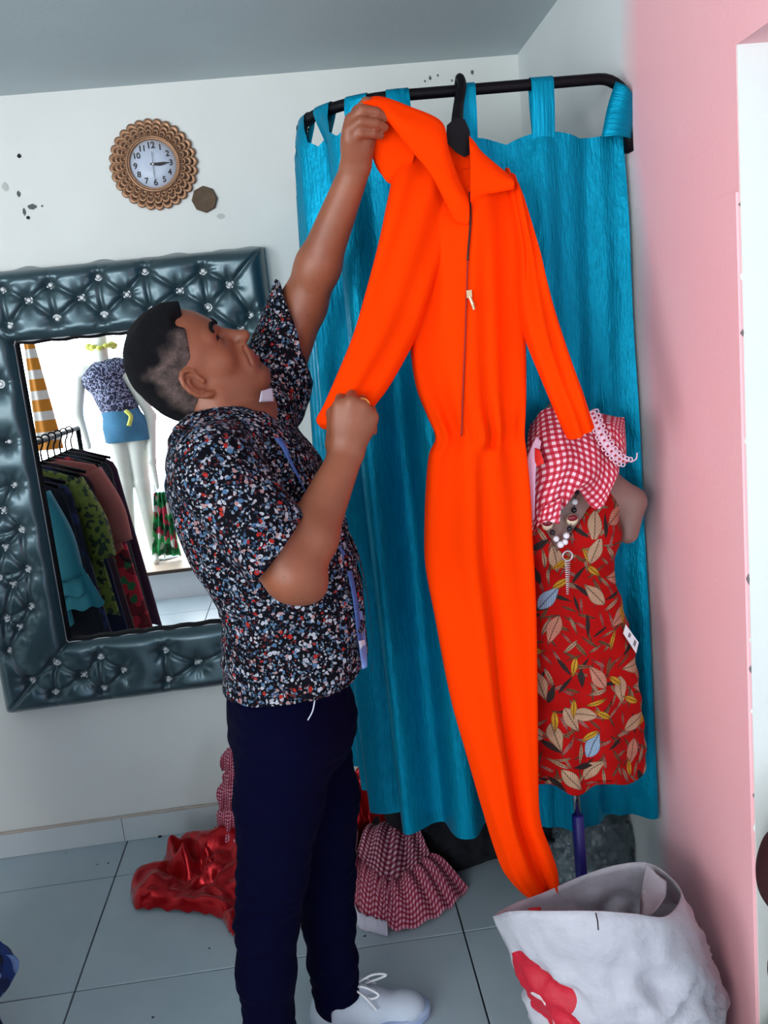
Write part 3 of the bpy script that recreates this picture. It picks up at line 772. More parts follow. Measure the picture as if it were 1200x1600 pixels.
# zip: tape, teeth line, pull
zl_ = [(734, 300), (735, 345), (731, 400), (729, 455), (727, 520), (724, 600), (721, 682)]
zp = [P(a, b, YJ-.0) for a, b in zl_]
def front_y(px, py):
    """front depth of the bodice at a pixel"""
    ys_ = [(r[2] if np.isscalar(r[2]) else sum(r[2])/2) for r in body]
    l, r, Y, t_ = (np.interp(py, ys_, [b[i] for b in body]) for i in (0, 1, 3, 4)); u = (px-(l+r)/2)/((r-l)/2); v = np.interp(py, ys_, np.linspace(0, 1, len(body)))
    return Y - t_*max(0, 1-u*u)**.25 - float(fold_body(np.array([u]), v, np.array([1.]))[0])
zp = smoothpath([P(a, b, front_y(a, b)-.002) for a, b in zl_], 60)
mk('zip', *tube(zp[:22], .0022, 6), plain('dark_zip', (40, 14, 8), .5), SUIT); mk('closed_zip', *tube(zp[20:], .0018, 6), M_ZIP, SUIT)
zq = P(733, 462, front_y(733, 462)-.005)
mk('zip_pull', *joinm(box((zq[0]-.005, zq[1]-.003, zq[2]-.004), (zq[0]+.005, zq[1]+.001, zq[2]+.010)), tube([zq+(0, -.004, -.002), zq+(.004, -.006, -.016), zq+(.006, -.005, -.026)], [.003, .0038, .003], 8)), M_ZIPM, SUIT, smooth=False)
# hanger
HK = thing('clothes_hanger', 'black plastic clothes hanger hooked over the rail, inside the orange jumpsuit', 'hanger', tuple(P(716, 200, YJ+.03)))
xh = P(718, 130, YR)[0]
# wide end tab folded round the bend of the rail
ribbon('tab', pp([(962, 127), (950, 165), (940, 214)], YR-.018), pp([(990, 150), (990, 178), (986, 216)], YR-.016), M_SATIN, CURT_R, n=14, m=8, bow=.014)
hp = [(xh-.004, YR+.016, ZR-.020), (xh-.002, YR+.020, ZR+.002), (xh, YR+.010, ZR+.020), (xh, YR-.008, ZR+.022), (xh, YR-.022, ZR+.004), tuple(P(717, 160, YR-.035)), tuple(P(715, 180, YR-.060)), tuple(P(714, 198, YR-.085))]
mk('hook', *tube(smoothpath(hp, 40), np.concatenate([np.linspace(.006, .009, 20), np.linspace(.009, .0125, 20)]), 10), M_BLACK, HK)
A = P(714, 215, YJ+.025); Lh = P(652, 285, YJ+.02); Rh = P(790, 318, YJ+.02)
arm = lambda a, b: tube(smoothpath([a, a+(b-a)*.35+np.array([0, 0, -.002]), b], 16), np.linspace(.017, .010, 16), 10)
mk('shoulder_bar', *joinm(arm(A+(0, -.006, -.014), Lh), arm(A+(0, -.006, -.014), Rh)), M_BLACK, HK)
npx = [(698, 196), (711, 184), (726, 186), (734, 204), (736, 240), (726, 246), (712, 238), (697, 222)]
Vn = [tuple(P(a, b, YJ-.028)) for a, b in npx]+[tuple(P(a, b, YJ-.010)) for a, b in npx]
mk('neck', Vn, [tuple(range(7, -1, -1)), tuple(range(8, 16))]+[(i, (i+1) % 8, 8+(i+1) % 8, 8+i) for i in range(8)], M_BLACK, HK, smooth=False)
# ================================================================== the man
YM = -1.06
ROOT = P(440, 1590, YM); ROOT[2] = 0
MAN = thing('person', 'man in a dark floral shirt and navy jeans looking up, holding the orange jumpsuit', 'person', tuple(ROOT))
nrm3 = lambda v: np.array(v, float)/np.linalg.norm(v)
# head frame: F forward (nose), S his right side (towards the camera), U up
tau, trn, lean = 0.767, 0.017, -0.228
_F0 = np.array([math.cos(tau), 0, math.sin(tau)]); _U0 = np.array([-math.sin(tau), 0, math.cos(tau)]); _S0 = np.array([0, -1., 0])
Fh = _F0*math.cos(trn)-_S0*math.sin(trn); _S = _S0*math.cos(trn)+_F0*math.sin(trn)
Sh = _S*math.cos(lean)+_U0*math.sin(lean); Uh = _U0*math.cos(lean)-_S*math.sin(lean)
SCALE = 1.0
HC = P(305, 603, YM-.078)-SCALE*(Fh*-.008+Sh*.078+Uh*-.012)
def hp_(f, s, u): return HC+SCALE*(Fh*f+Sh*s+Uh*u)
HR = np.array([Fh, Sh, Uh])
neck0 = P(352, 668, YM+.0); shN = P(338, 735, YM-.175); elN = P(458, 896, YM-.225); wrN = P(541, 712, YM-.13)
shF = P(420, 615, YM+.15); elF = P(474, 476, YM+.17); wrF = P(556, 262, YM+.05)
chest = P(385, 760, YM); belly = P(455, 960, YM); pelv = P(452, 1110, YM)
hipN = pelv+np.array([0, -.085, -.04]); hipF = pelv+np.array([.02, .085, -.04])
knN = P(424, 1370, YM-.09); anN = P(418, 1625, YM-.09); knF = P(508, 1370, YM+.09); anF = P(521, 1535, YM+.09)
B_ = Field((-.50, -1.36, 0.0), (.30, -.76, 2.06), .0030)
# --- trunk and legs (under the clothes)
B_.cap(chest, belly, .09, .09, .03, flat=((0, 1, 0), 1.2)); B_.cap(belly, pelv, .09, .09, .03, flat=((0, 1, 0), 1.2))
B_.cap(shN, shF, .06, .06, .03); B_.cap(chest, neck0, .09, .06, .03)
for hN_, kN_, aN_ in ((hipN, knN, anN), (hipF, knF, anF)):
    B_.cap(pelv, hN_, .08, .08, .03); B_.cap(hN_, kN_, .078, .05, .02); B_.cap(kN_, aN_, .05, .036, .02)
# --- neck
B_.cap(neck0+np.array([-.01, 0, -.02]), hp_(-.010, 0, -.050), .064, .052, .03)
B_.cap(neck0+np.array([.035, 0, .0]), hp_(.030, 0, -.095), .048, .042, .03)
B_.cap(hp_(-.03, .055, -.05), neck0+np.array([.04, -.04, .0]), .016, .014, .02)
# --- head
k = .014
B_.ell(hp_(.005, 0, .033), np.array([.0895, .0755, .0865])*SCALE, HR, .02)
B_.ell(hp_(.022, 0, .004), np.array([.068, .066, .078])*SCALE, HR, .03)
B_.ell(hp_(.030, 0, -.050), np.array([.060, .056, .066])*SCALE, HR, .03)
B_.cap(hp_(.000, .054, -.058), hp_(.066, .020, -.102), .026, .020, .025); B_.cap(hp_(.000, -.054, -.058), hp_(.066, -.020, -.102), .026, .020, .025)
B_.ell(hp_(.074, 0, -.104), np.array([.022, .026, .019])*SCALE, HR, .022)                     # chin
for s in (1, -1):
    B_.ell(hp_(.048, s*.050, -.026), np.array([.026, .020, .022])*SCALE, HR, .02)             # cheekbones
    B_.cap(hp_(.083, s*.014, .021), hp_(.072, s*.046, .019), .012, .010, .014)                # brow ridge
    B_.ell(hp_(.094, s*.034, -.001), np.array([.018, .019, .012])*SCALE, HR, .008, 'sub')      # eye socket
    B_.ell(hp_(.071, s*.033, .000), np.array([.0145, .0145, .0135])*SCALE, HR, .003)          # eyeball under lids
    B_.cap(hp_(.0815, s*.022, .0065), hp_(.074, s*.046, .004), .0045, .0035, .004)            # upper lid
    B_.cap(hp_(.0800, s*.022, -.008), hp_(.074, s*.045, -.006), .0045, .004, .006)
    B_.cap(hp_(.092, s*.016, -.052), hp_(.074, s*.032, -.080), .008, .008, .012)              # beside the mouth
B_.cap(hp_(.086, 0, .012), hp_(.108, 0, -.030), .0095, .0120, .009)                           # nose
B_.ell(hp_(.1135, 0, -.036), np.array([.0135, .0140, .0118])*SCALE, HR, .008)
for s in (1, -1):
    B_.ell(hp_(.097, s*.0145, -.042), np.array([.0125, .0085, .0095])*SCALE, HR, .006)
    B_.ell(hp_(.102, s*.008, -.051), np.array([.006, .004, .004])*SCALE, HR, .003, 'sub')
B_.ell(hp_(.078, 0, -.066), np.array([.024, .034, .026])*SCALE, HR, .018)                     # muzzle
B_.cap(hp_(.0985, -.011, -.0685), hp_(.0985, .011, -.0685), .0058, None, .006); B_.cap(hp_(.0985, 0, -.0685), hp_(.084, .026, -.072), .0056, .003, .005); B_.cap(hp_(.0985, 0, -.0685), hp_(.084, -.026, -.072), .0056, .003, .005)
B_.cap(hp_(.0965, -.010, -.0815), hp_(.0965, .010, -.0815), .0064, None, .006); B_.cap(hp_(.0965, 0, -.0815), hp_(.083, .024, -.0765), .006, .003, .005); B_.cap(hp_(.0965, 0, -.0815), hp_(.083, -.024, -.0765), .006, .003, .005)
B_.cap(hp_(.104, -.02, -.0750), hp_(.104, .02, -.0750), .0028, None, .003, 'sub'); B_.cap(hp_(.100, .012, -.0750), hp_(.086, .027, -.0748), .0026, .002, .003, 'sub')
B_.cap(hp_(.100, 0, -.094), hp_(.094, .02, -.092), .006, .006, .008, 'sub')
for s in (1, -1):                                                                             # ears
    c = hp_(-.006, s*.0785, -.012); e1 = nrm3(Fh*.86-Sh*s*.42); e2 = Uh; e3 = nrm3(np.cross(e1, e2)); e3 = e3*np.sign(e3.dot(Sh*s))
    ER = np.array([e1, e3, e2]); E_ = lambda a, b, o: c+SCALE*(e1*a+e2*b+e3*o)
    B_.ell(E_(0, .002, -.002), np.array([.0185, .0060, .0300])*SCALE, ER, .004)
    B_.ell(E_(.004, .000, .009), np.array([.0115, .0085, .0200])*SCALE, ER, .003, 'sub')
    rimp = [E_(.0185*math.cos(q), .003+.0300*math.sin(q), .0055) for q in np.radians([35, 60, 90, 120, 150, 180, 210, 240, 262])]
    for i in range(len(rimp)-1): B_.cap(rimp[i], rimp[i+1], .0046, .0046, .002)
    B_.cap(rimp[0], E_(.012, .002, .003), .0042, .004, .003); B_.cap(rimp[-1], E_(.004, -.031, .003), .0062, .0072, .003)
    anti = [E_(.0085*math.cos(q)-.002, .001+.0165*math.sin(q), .0045) for q in np.radians([80, 120, 160, 200, 240, 275])]
    for i in range(len(anti)-1): B_.cap(anti[i], anti[i+1], .0032, .0032, .003)
    B_.cap(E_(.0135, -.006, .004), E_(.0125, .002, .004), .0045, .004, .004)
for s in (1, -1): B_.cap(hp_(.099, s*.021, -.046), hp_(.083, s*.036, -.072), .0022, .0016, .006, 'sub')   # smile lines
# --- near arm (his right): hangs to the elbow, forearm lifted to the cuff
B_.cap(shN, elN, .058, .050, .02); B_.ell(elN+np.array([.028, .0, -.026]), (.024, .026, .024), None, .035)
fm = elN+(wrN-elN)*.30
B_.cap(elN, fm, .046, .047, .02); B_.cap(fm, wrN, .047, .0295, .02, flat=((0, 1, 0), .86))
# fist: back of the hand to the camera, knuckles up, fingers folded away round the cloth
UPH = nrm3(P(552, 628, -1.15)-P(541, 712, -1.15)); 
kn = [P(531, 634, YM-.135), P(549, 629, YM-.142), P(566, 637, YM-.140), P(580, 652, YM-.132)]
wl = wrN+np.array([-.014, 0, .0]); wr_ = wrN+np.array([.014, 0, .0])
for i, q in enumerate(kn):
    b0 = wl+(wr_-wl)*(i/3.)+np.array([0, .002, .004])
    B_.cap(b0, q, .0190-.0012*abs(i-1.2), .0135, .012)
B_.ell((wrN+kn[1]+kn[2])/3+np.array([0, .006, .0]), (.036, .020, .036), None, .015)
fl_ = [.040, .044, .041, .034]; fr = [.0098, .0102, .0098, .0088]
for i, q in enumerate(kn):
    pip = q+np.array([.004, fl_[i]*.95, .010]); dip = pip+np.array([0, .006, -.026]); tip = dip+np.array([-.001, -.016, -.012])
    B_.cap(q, pip, fr[i]+.001, fr[i], .003); B_.cap(pip, dip, fr[i], fr[i]-.0008, .002); B_.cap(dip, tip, fr[i]-.0008, fr[i]-.0018, .002)
th0 = wrN+np.array([-.018, .016, .022]); th1 = P(522, 668, YM-.105); th2 = P(519, 646, YM-.085); th3 = P(530, 632, YM-.075)
B_.cap(th0, th1, .017, .0135, .012); B_.cap(th1, th2, .0130, .0115, .004); B_.cap(th2, th3, .0112, .0095, .003)
# --- far arm (his left): raised, elbow bent up to the collar of the suit
B_.cap(shF, elF, .056, .046, .02); fm2 = elF+(wrF-elF)*.3
B_.cap(elF, fm2, .046, .043, .02); B_.cap(fm2, wrF, .043, .0275, .02, flat=((0, 1, 0), .9))
HY = YM+.035
kn2 = [P(559, 176, HY-.012), P(549, 188, HY-.024), P(546, 204, HY-.026), P(547, 220, HY-.020)]
for i, q in enumerate(kn2):
    B_.cap(wrF+np.array([(.010-.007*i), -.004, .004]), q, .0165, .0130, .012)
B_.ell((wrF+kn2[1]+kn2[2])/3+np.array([.012, .008, .0]), (.030, .022, .036), None, .015)
tg = [(P(572, 160, HY-.020), P(592, 163, HY-.012), P(603, 172, HY-.004)), (P(566, 172, HY-.036), P(588, 176, HY-.030), P(602, 184, HY-.018)), (P(564, 190, HY-.040), P(586, 193, HY-.034), P(601, 199, HY-.022)), (P(563, 208, HY-.034), P(582, 209, HY-.028), P(595, 212, HY-.018))]
for i, (a, b, c) in enumerate(tg):
    q = kn2[i]; B_.cap(q, a, fr[i]+.001, fr[i], .003); B_.cap(a, b, fr[i], fr[i]-.0005, .002); B_.cap(b, c, fr[i]-.0005, fr[i]-.0018, .002)
B_.cap(wrF+np.array([.016, .0, .02]), P(579, 212, HY+.012), .016, .0130, .012); B_.cap(P(579, 212, HY+.012), P(586, 188, HY+.014), .0125, .0112, .004); B_.cap(P(586, 188, HY+.014), P(581, 166, HY+.004), .011, .0092, .003)
V, Fq = B_.mesh(1)
# skin colouring that belongs to the skin itself: lips, brows, stubble, sun spots
loc = (V-HC)/SCALE; lf, ls, lu = loc@Fh, loc@Sh, loc@Uh
inhead = (np.linalg.norm(loc, axis=1) < .16)
lips = inhead*np.exp(-((lu+.075)/.0095)**4)*np.exp(-(ls/.027)**4)*(lf > .078)
stub = inhead*np.clip((-.045-lu)/.03, 0, 1)*np.clip((lf+.01)/.03, 0, 1)*(1-lips)
colr = np.zeros((len(V), 3)); colr[:, 0] = lips; colr[:, 1] = stub
t = NT('skin'); o = t.obj(); at = t.n('ShaderNodeVertexColor'); at.layer_name = 'Col'; sc_ = t.n('ShaderNodeSeparateColor'); t.l(at.outputs[0], sc_.inputs[0])
n1 = t.noise(o, 14., 4.); n2 = t.noise(o, 120., 3., .6)
col = t.mix(n1, s2l((122, 68, 46)), s2l((156, 92, 64)))
col = t.mix(t.math('MULTIPLY', sc_.outputs[1], .20), col, s2l((96, 68, 62)))
col = t.mix(t.math('MULTIPLY', sc_.outputs[0], .85), col, s2l((140, 52, 46)))
vr = t.vor(o, 42.); spots = t.ramp(vr.outputs['Distance'], [(.10, (1, 1, 1, 1)), (.17, (0, 0, 0, 1))]); rsel = t.ramp(t.sep(vr.outputs['Color'])[0], [(.62, (0, 0, 0, 1)), (.66, (1, 1, 1, 1))])
col = t.mix(t.math('MULTIPLY', t.math('MULTIPLY', spots, rsel), .35), col, s2l((80, 44, 34)))
t.set(col, .46, **{'Subsurface Weight': .06, 'Subsurface Radius': (.01, .004, .002), 'Subsurface Scale': .3}); t.bump(n2, .18, .002)
M_SKIN = t.m
mk('body', V, Fq, M_SKIN, MAN, col=colr)

# --- hair: cap of cropped hair over the cranium, black on top, greying at the side
Hf = Field(HC-.16, HC+.17, .003)
Hf.ell(hp_(.004, 0, .033), np.array([.0965, .0795, .0925])*SCALE, HR, 0)
Hf.ell(hp_(.014, 0, .057), np.array([.085, .072, .070])*SCALE, HR, .012)                     # longer hair on top
Hf.ell(hp_(-.028, 0, -.016), np.array([.064, .070, .072])*SCALE, HR, .02)
Hf.cut(hp_(.082, 0, .086), Fh*.75-Uh*.66)                                                     # forehead hairline
Hf.cut(hp_(.098, 0, .070), Fh*.99-Uh*.05)
Hf.cap(hp_(.075, .09, -.03), hp_(.030, .09, -.03), .050, .044, .006, 'sub'); Hf.cap(hp_(.075, -.09, -.03), hp_(.030, -.09, -.03), .050, .044, .006, 'sub')
Hf.cap(hp_(.080, .085, .028), hp_(.075, .075, .03), .030, None, .006, 'sub'); Hf.cap(hp_(.080, -.085, .028), hp_(.075, -.075, .03), .030, None, .006, 'sub')
Hf.ell(hp_(.000, .086, -.022), np.array([.030, .024, .036])*SCALE, HR, .004, 'sub'); Hf.ell(hp_(.0, -.086, -.022), np.array([.030, .024, .036])*SCALE, HR, .004, 'sub')
for s in (1, -1): Hf.ell(hp_(.086, s*.066, .080), np.array([.036, .032, .024])*SCALE, HR, .006, 'sub')
Hf.cut(hp_(-.05, 0, -.066), -Uh*.9+Fh*.25)
V, Fq = Hf.mesh(1)
loc = (V-HC)/SCALE; lf, ls, lu = loc@Fh, loc@Sh, loc@Uh
nz = fbm(V[:: 1], 22, 2, 3.)
side = np.clip((abs(ls)-.052+.018*nz)/.014, 0, 1)*np.clip((.074-lu+.02*nz)/.02, 0, 1)*np.clip((lf+.075)/.03, 0, 1)
V = V+ (nz*.0022)[:, None]*(loc/np.linalg.norm(loc, axis=1)[:, None])
t = NT('cropped_hair'); o = t.obj(); at = t.n('ShaderNodeVertexColor'); at.layer_name = 'Col'; sc_ = t.n('ShaderNodeSeparateColor'); t.l(at.outputs[0], sc_.inputs[0])
st_ = t.noise(o, 420., 3., .7); md = t.noise(o, 60., 4., .7)
dark = t.mix(st_, s2l((2, 2, 6)), s2l((14, 14, 20)))
grey = t.mix(st_, s2l((52, 40, 40)), s2l((138, 118, 112))); grey = t.mix(t.ramp(md, [(.4, (0, 0, 0, 1)), (.65, (.7, .7, .7, 1))]), grey, s2l((36, 32, 34)))
t.set(t.mix(sc_.outputs[0], dark, grey), .7, **{'Specular IOR Level': .15}); t.bump(st_, .7, .006); M_HAIR = t.m
mk('hair', V, Fq, M_HAIR, MAN, col=np.stack([side, side, side], 1))
for s in (1, -1):
    br = [B_.march(hp_(.15, s*q, w_), -Fh, .12, .0005) for q, w_ in ((.009, .019), (.018, .024), (.028, .027), (.038, .027), (.048, .024))]+[B_.march(hp_(.10, s*.09, .017), -Sh*s-Fh*.35, .09, .0005)]
    mk('eyebrow', *tube(smoothpath(br, 14), np.concatenate([np.linspace(.0034, .0046, 6), np.linspace(.0046, .0026, 8)]), 8), M_HAIR, MAN)
    ec = hp_(.0722, s*.033, .0)
    v, f = lathe([(.0005, -.0125), (.006, -.0108), (.0108, -.006), (.0125, 0), (.0108, .006), (.0060, .0108), (.0005, .0125)], 16)
    ey = mk('eye', v*SCALE+ec, f, plain('eye_white', (196, 188, 182), .2, var=.03), MAN)
    a_ = nrm3(Fh+Uh*.25+Sh*s*.08); v2 = np.array([ec+a_*.0128*SCALE+.0062*(math.cos(q)*Sh+math.sin(q)*np.cross(a_, Sh)) for q in np.linspace(0, 2*PI, 12, endpoint=False)]+[ec+a_*.0147*SCALE])
    mk('iris', v2, [(i, (i+1) % 12, 12) for i in range(12)], plain('iris_brown', (30, 18, 12), .15), ey)
    lash = [B_.march(hp_(.15, s*q, w_), -Fh, .12, .0003) for q, w_ in ((.020, .003), (.030, .0062), (.040, .0058), (.047, .003))]
    mk('eyelash', *tube(smoothpath(lash, 10), .0024, 6), M_HAIR, MAN)

# --- shirt
t = NT('floral_shirt_cloth'); o = t.obj()
def blobs(t, o, scale, thr, ramp):
    v_ = t.vor(o, scale); r_ = t.sep(v_.outputs['Color']); c = t.ramp(r_[0], ramp, 'CONSTANT')
    m_ = t.math('LESS_THAN', v_.outputs['Distance'], t.math('ADD', thr*.62, t.math('MULTIPLY', r_[1], thr*.7)))
    return c, m_, v_.outputs['Distance'], r_
W_ = lambda *c: s2l(c)
dist_n = t.n('ShaderNodeTexNoise'); t.l(o, dist_n.inputs['Vector']); dist_n.inputs['Scale'].default_value = 60.
wv = t.vmath('ADD', o, t.vmath('SCALE', t.vmath('SUBTRACT', dist_n.outputs['Color'], (.5, .5, .5)), .012))
col = W_(6, 6, 14)
c1, m1, d1, r1 = blobs(t, wv, 190., .46, [(0, W_(120, 128, 144)), (.2, W_(44, 60, 84)), (.38, W_(150, 152, 162)), (.52, W_(84, 40, 44)), (.66, W_(82, 112, 136)), (.8, W_(8, 10, 20))])
col = t.mix(m1, col, c1)
c2, m2, d2, r2 = blobs(t, t.vmath('ADD', wv, (3.1, 1.7, 2.3)), 122., .40, [(0, W_(170, 172, 182)), (.24, W_(6, 6, 14)), (.42, W_(70, 104, 138)), (.58, W_(160, 128, 128)), (.70, W_(6, 6, 14)), (.94, W_(150, 34, 28))])
col = t.mix(m2, col, c2)
ctr = t.math('MULTIPLY', t.math('LESS_THAN', d2, .13), m2); col = t.mix(ctr, col, t.ramp(r2[2], [(0, W_(20, 24, 40)), (.5, W_(160, 60, 60)), (.75, W_(70, 96, 140))], 'CONSTANT'))
c3, m3, d3, r3 = blobs(t, t.vmath('ADD', wv, (7.3, 4.1, .7)), 72., .26, [(0, W_(6, 6, 14)), (.56, W_(156, 38, 30)), (.70, W_(166, 170, 182)), (.84, W_(6, 6, 14))])
gate = t.math('GREATER_THAN', r3[2], .35); col = t.mix(t.math('MULTIPLY', m3, gate), col, c3)
t.set(col, .8, **{'Specular IOR Level': .1}); M_SHIRT = t.m
S = Field((-.50, -1.40, .74), (.26, -.74, 1.78), .0042)
rows = [(648, 292, 424, .09), (676, 264, 456, .145), (705, 258, 486, .155), (740, 256, 505, .158), (800, 268, 530, .156), (870, 302, 556, .152), (930, 340, 570, .152), (1000, 345, 576, .156), (1060, 345, 577, .160), (1105, 343, 576, .163)]
zs, cx_, rx_, ry_ = [], [], [], []
for y_, l_, r_, ry in rows[::-1]:
    a, b = P(l_, y_, YM), P(r_, y_, YM); zs.append((a[2]+b[2])/2); cx_.append((a[0]+b[0])/2); rx_.append((b[0]-a[0])/2); ry_.append(ry)
slv = shN+(elN-shN)*.85
S.cap(shN, slv+np.array([.0, -.004, .0]), .076, .074, .03)
S.cut(P(418, 874, YM-.21), nrm3(P(418+60, 874+44, YM-.21)-P(418, 874, YM-.21)))
S.cap(P(418, 874, YM-.21), P(440, 900, YM-.22), .060, .060, 0, 'sub')
dF = nrm3(elF-shF)
S.cap(shF, elF+dF*.02, .078, .068, .03)
S.cut(P(461, 512, YM+.19), nrm3(P(480, 506, YM+.19)-P(461, 512, YM+.19)), 0, (-.5, YM+.04, .8), (.26, -.74, 1.78))
S.cap(P(461, 512, YM+.19), P(500, 490, YM+.22), .060, .060, 0, 'sub')
S.stack(zs, cx_, [YM]*len(zs), rx_, ry_, .025, 2.2)
S.cap(shN+np.array([0, .02, .0]), shF+np.array([0, -.02, -.02]), .070, .070, .03)
S.cap(P(325, 690, YM-.06), P(400, 655, YM+.06), .060, .060, .03)
S.cap(P(335, 640, YM-.01), P(398, 652, YM-.01), .058, .056, .008, 'sub')                              # neck opening
S.cap(P(395, 668, YM-.02), P(425, 640, YM-.0), .040, .030, .008, 'sub'); S.cap(P(405, 668, YM-.05), P(424, 690, YM-.09), .022, .012, .008, 'sub')
# slanted tail hem
hz = [P(345, 1092, YM-.1), P(470, 1096, YM-.16), P(577, 1040, YM-.1)]
S.cut(P(470, 1096, YM-.15), (0.05, -.02, -1)); S.cut(P(560, 1055, YM-.1), (.55, 0, -1))
V, Fq = S.mesh(2)
# cloth creases
nz = fbm(V, 9, 2, 1.) ; 
w1 = np.sin((V[:, 0]*.55+V[:, 2])*70+6*nz)*.5+.5*np.sin((V[:, 2]*1.0-V[:, 0]*.7)*52+4*nz+1)
cen = np.stack([np.interp(V[:, 2], zs, cx_), np.full(len(V), YM), V[:, 2]], 1); dr = V-cen; dr /= np.linalg.norm(dr, axis=1)[:, None]+1e-6
V = V+dr*(.0030*w1+.006*nz)[:, None]
shirt = mk('shirt', V, Fq, M_SHIRT, MAN)
M_BLUE = plain('blue_facing', (110, 140, 200), .7); M_WHITE = plain('white_cotton', (206, 212, 228), .7)
sp = lambda L, dy: [P(a, b, YM+dy+(q[0] if q else 0)) for a, b, *q in L]
def on(L, lift=.003, fb=-.12):
    out = []
    for a, b in L:
        q = S.hit(a, b, lift); out.append(P(a, b, YM+fb) if q is None else q)
    return out
M_SBLUE = plain('shirt_blue_trim', (60, 92, 156), .7)
def band(name, A, Bq, mat, n=30, m=5, bow=.0, lift=.003, th=.0025):
    return ribbon(name, on(A, lift), on(Bq, lift), mat, shirt, n=n, m=m, bow=bow, th=th)
# front placket edge with its light-blue facing, label and buttons
pk = [(440, 690), (452, 722), (468, 752), (488, 790), (516, 836), (536, 872), (550, 930), (557, 985), (563, 1030)]
band('placket_facing', pk, [(a+(6 if b < 860 else 8), b+2) for a, b in pk], M_SBLUE, 44, 3)
band('placket_hem', [(555, 955), (560, 1000), (566, 1046)], [(566, 955), (572, 1000), (574, 1042)], M_BLUE, 16, 4, lift=.006)
ribbon('care_label', on([(560, 1002), (564, 1022)], .011), on([(570, 1000), (574, 1020)], .011), M_WHITE, shirt, n=6, m=3)
ribbon('front_flap', sp([(545, 832, -.04), (562, 880, -.04), (575, 940, -.03), (581, 1010, -.02), (581, 1050, -.01)], 0), sp([(545, 832, .06), (562, 870, .08), (576, 940, .08), (581, 1010, .08), (580, 1050, .08)], 0), [M_SHIRT], shirt, n=40, m=6, bow=0)
for b in ((462, 744), (506, 822), (548, 925), (559, 1008)):
    q = S.hit(b[0]-6, b[1], .004)
    if q is not None: v, f = lathe([(.0050, 0), (.0052, .0015), (.0040, .0024), (.0006, .0022)], 12, 'y'); mk('shirt_button', v+q, f, M_INK, shirt)
# collar: near leaf lying on the shoulder, far leaf standing beside the neck
band('collar', [(276, 662), (300, 668), (335, 678), (375, 684), (405, 684), (424, 690)], [(268, 672), (296, 690), (335, 704), (380, 709), (415, 708), (440, 704)], M_SHIRT, 36, 6, .006, .005, .004)
ribbon('collar', sp([(405, 608, .03), (412, 630, .01), (420, 655, -.02), (432, 690, -.06)], 0), sp([(428, 598, .03), (440, 628, .02), (452, 660, -.01), (452, 704, -.07)], 0), M_SHIRT, shirt, n=30, m=6, bow=.006)
ribbon('neck_label', sp([(405, 628, -.065), (428, 627, -.03)], 0), sp([(408, 611, -.055), (425, 606, -.02)], 0), M_WHITE, shirt, n=8, m=4, bow=.002)
band('collar_facing', [(428, 684), (438, 697), (448, 716)], [(440, 684), (450, 702), (455, 722)], M_SBLUE, 10, 3, lift=.008)

# --- jeans
t = NT('dark_denim'); o = t.obj(); tw = t.noise(t.map(o, (900, 900, 300)), 1., 2.)
t.set(t.mix(tw, s2l((0, 0, 22)), s2l((2, 2, 38))), .9, **{'Specular IOR Level': .08}); t.bump(tw, .2, .002); M_DENIM = t.m
J = Field((-.46, -1.32, .02), (.30, -.80, .96), .0045)
J.cap(pelv+np.array([0, -.02, .10]), pelv+np.array([0, -.02, -.02]), .108, .124, .03, flat=((0, 1, 0), 1.1)); J.cap(pelv+np.array([0, .02, .10]), pelv+np.array([.01, .02, -.02]), .108, .124, .03, flat=((0, 1, 0), 1.1))
def leg(path, radii, k=.02):
    for i in range(len(path)-1): J.cap(path[i], path[i+1], radii[i], radii[i+1], k)
yn, yf_ = YM-.09, YM+.09
leg([P(447, 1150, yn), P(436, 1250, yn), P(426, 1370, yn), P(417, 1440, yn), P(416, 1520, yn), P(420, 1600, yn), P(420, 1640, yn)], [.098, .086, .068, .062, .058, .050, .047])
leg([P(470, 1150, yf_), P(490, 1250, yf_), P(506, 1370, yf_), P(514, 1440, yf_), P(519, 1500, yf_), P(525, 1558, yf_)], [.104, .098, .068, .058, .053, .052])
J.cut(P(522, 1556, yf_), (0, 0, -1), 0, (-.1, YM+.02, .0), (.3, -.8, .2)); J.cut(P(420, 1640, yn), (0, 0, -1), 0, (-.46, -1.32, .0), (.0, YM+.0, .2))
V, Fq = J.mesh(2)
nz = fbm(V, 8, 2, 5.); kz = np.exp(-((V[:, 2]-.10)/.09)**2)+.4*np.exp(-((V[:, 2]-.45)/.06)**2)+.25
dr = np.stack([V[:, 0]-np.interp(V[:, 2], [.1, .8], [-.12, -.1]), (V[:, 1]-YM)*.5, np.zeros(len(V))], 1); dr /= np.linalg.norm(dr, axis=1)[:, None]+1e-6
V = V+dr*(kz*(.0045*np.sin(V[:, 2]*150+8*nz)+.004*nz))[:, None]
jeans = mk('jeans', V, Fq, M_DENIM, MAN)
mk('pocket_seam', *tube(smoothpath([P(492, 1094, YM-.155), P(488, 1112, YM-.158), P(478, 1130, YM-.155)], 12), .0013, 5), M_WHITE, jeans)

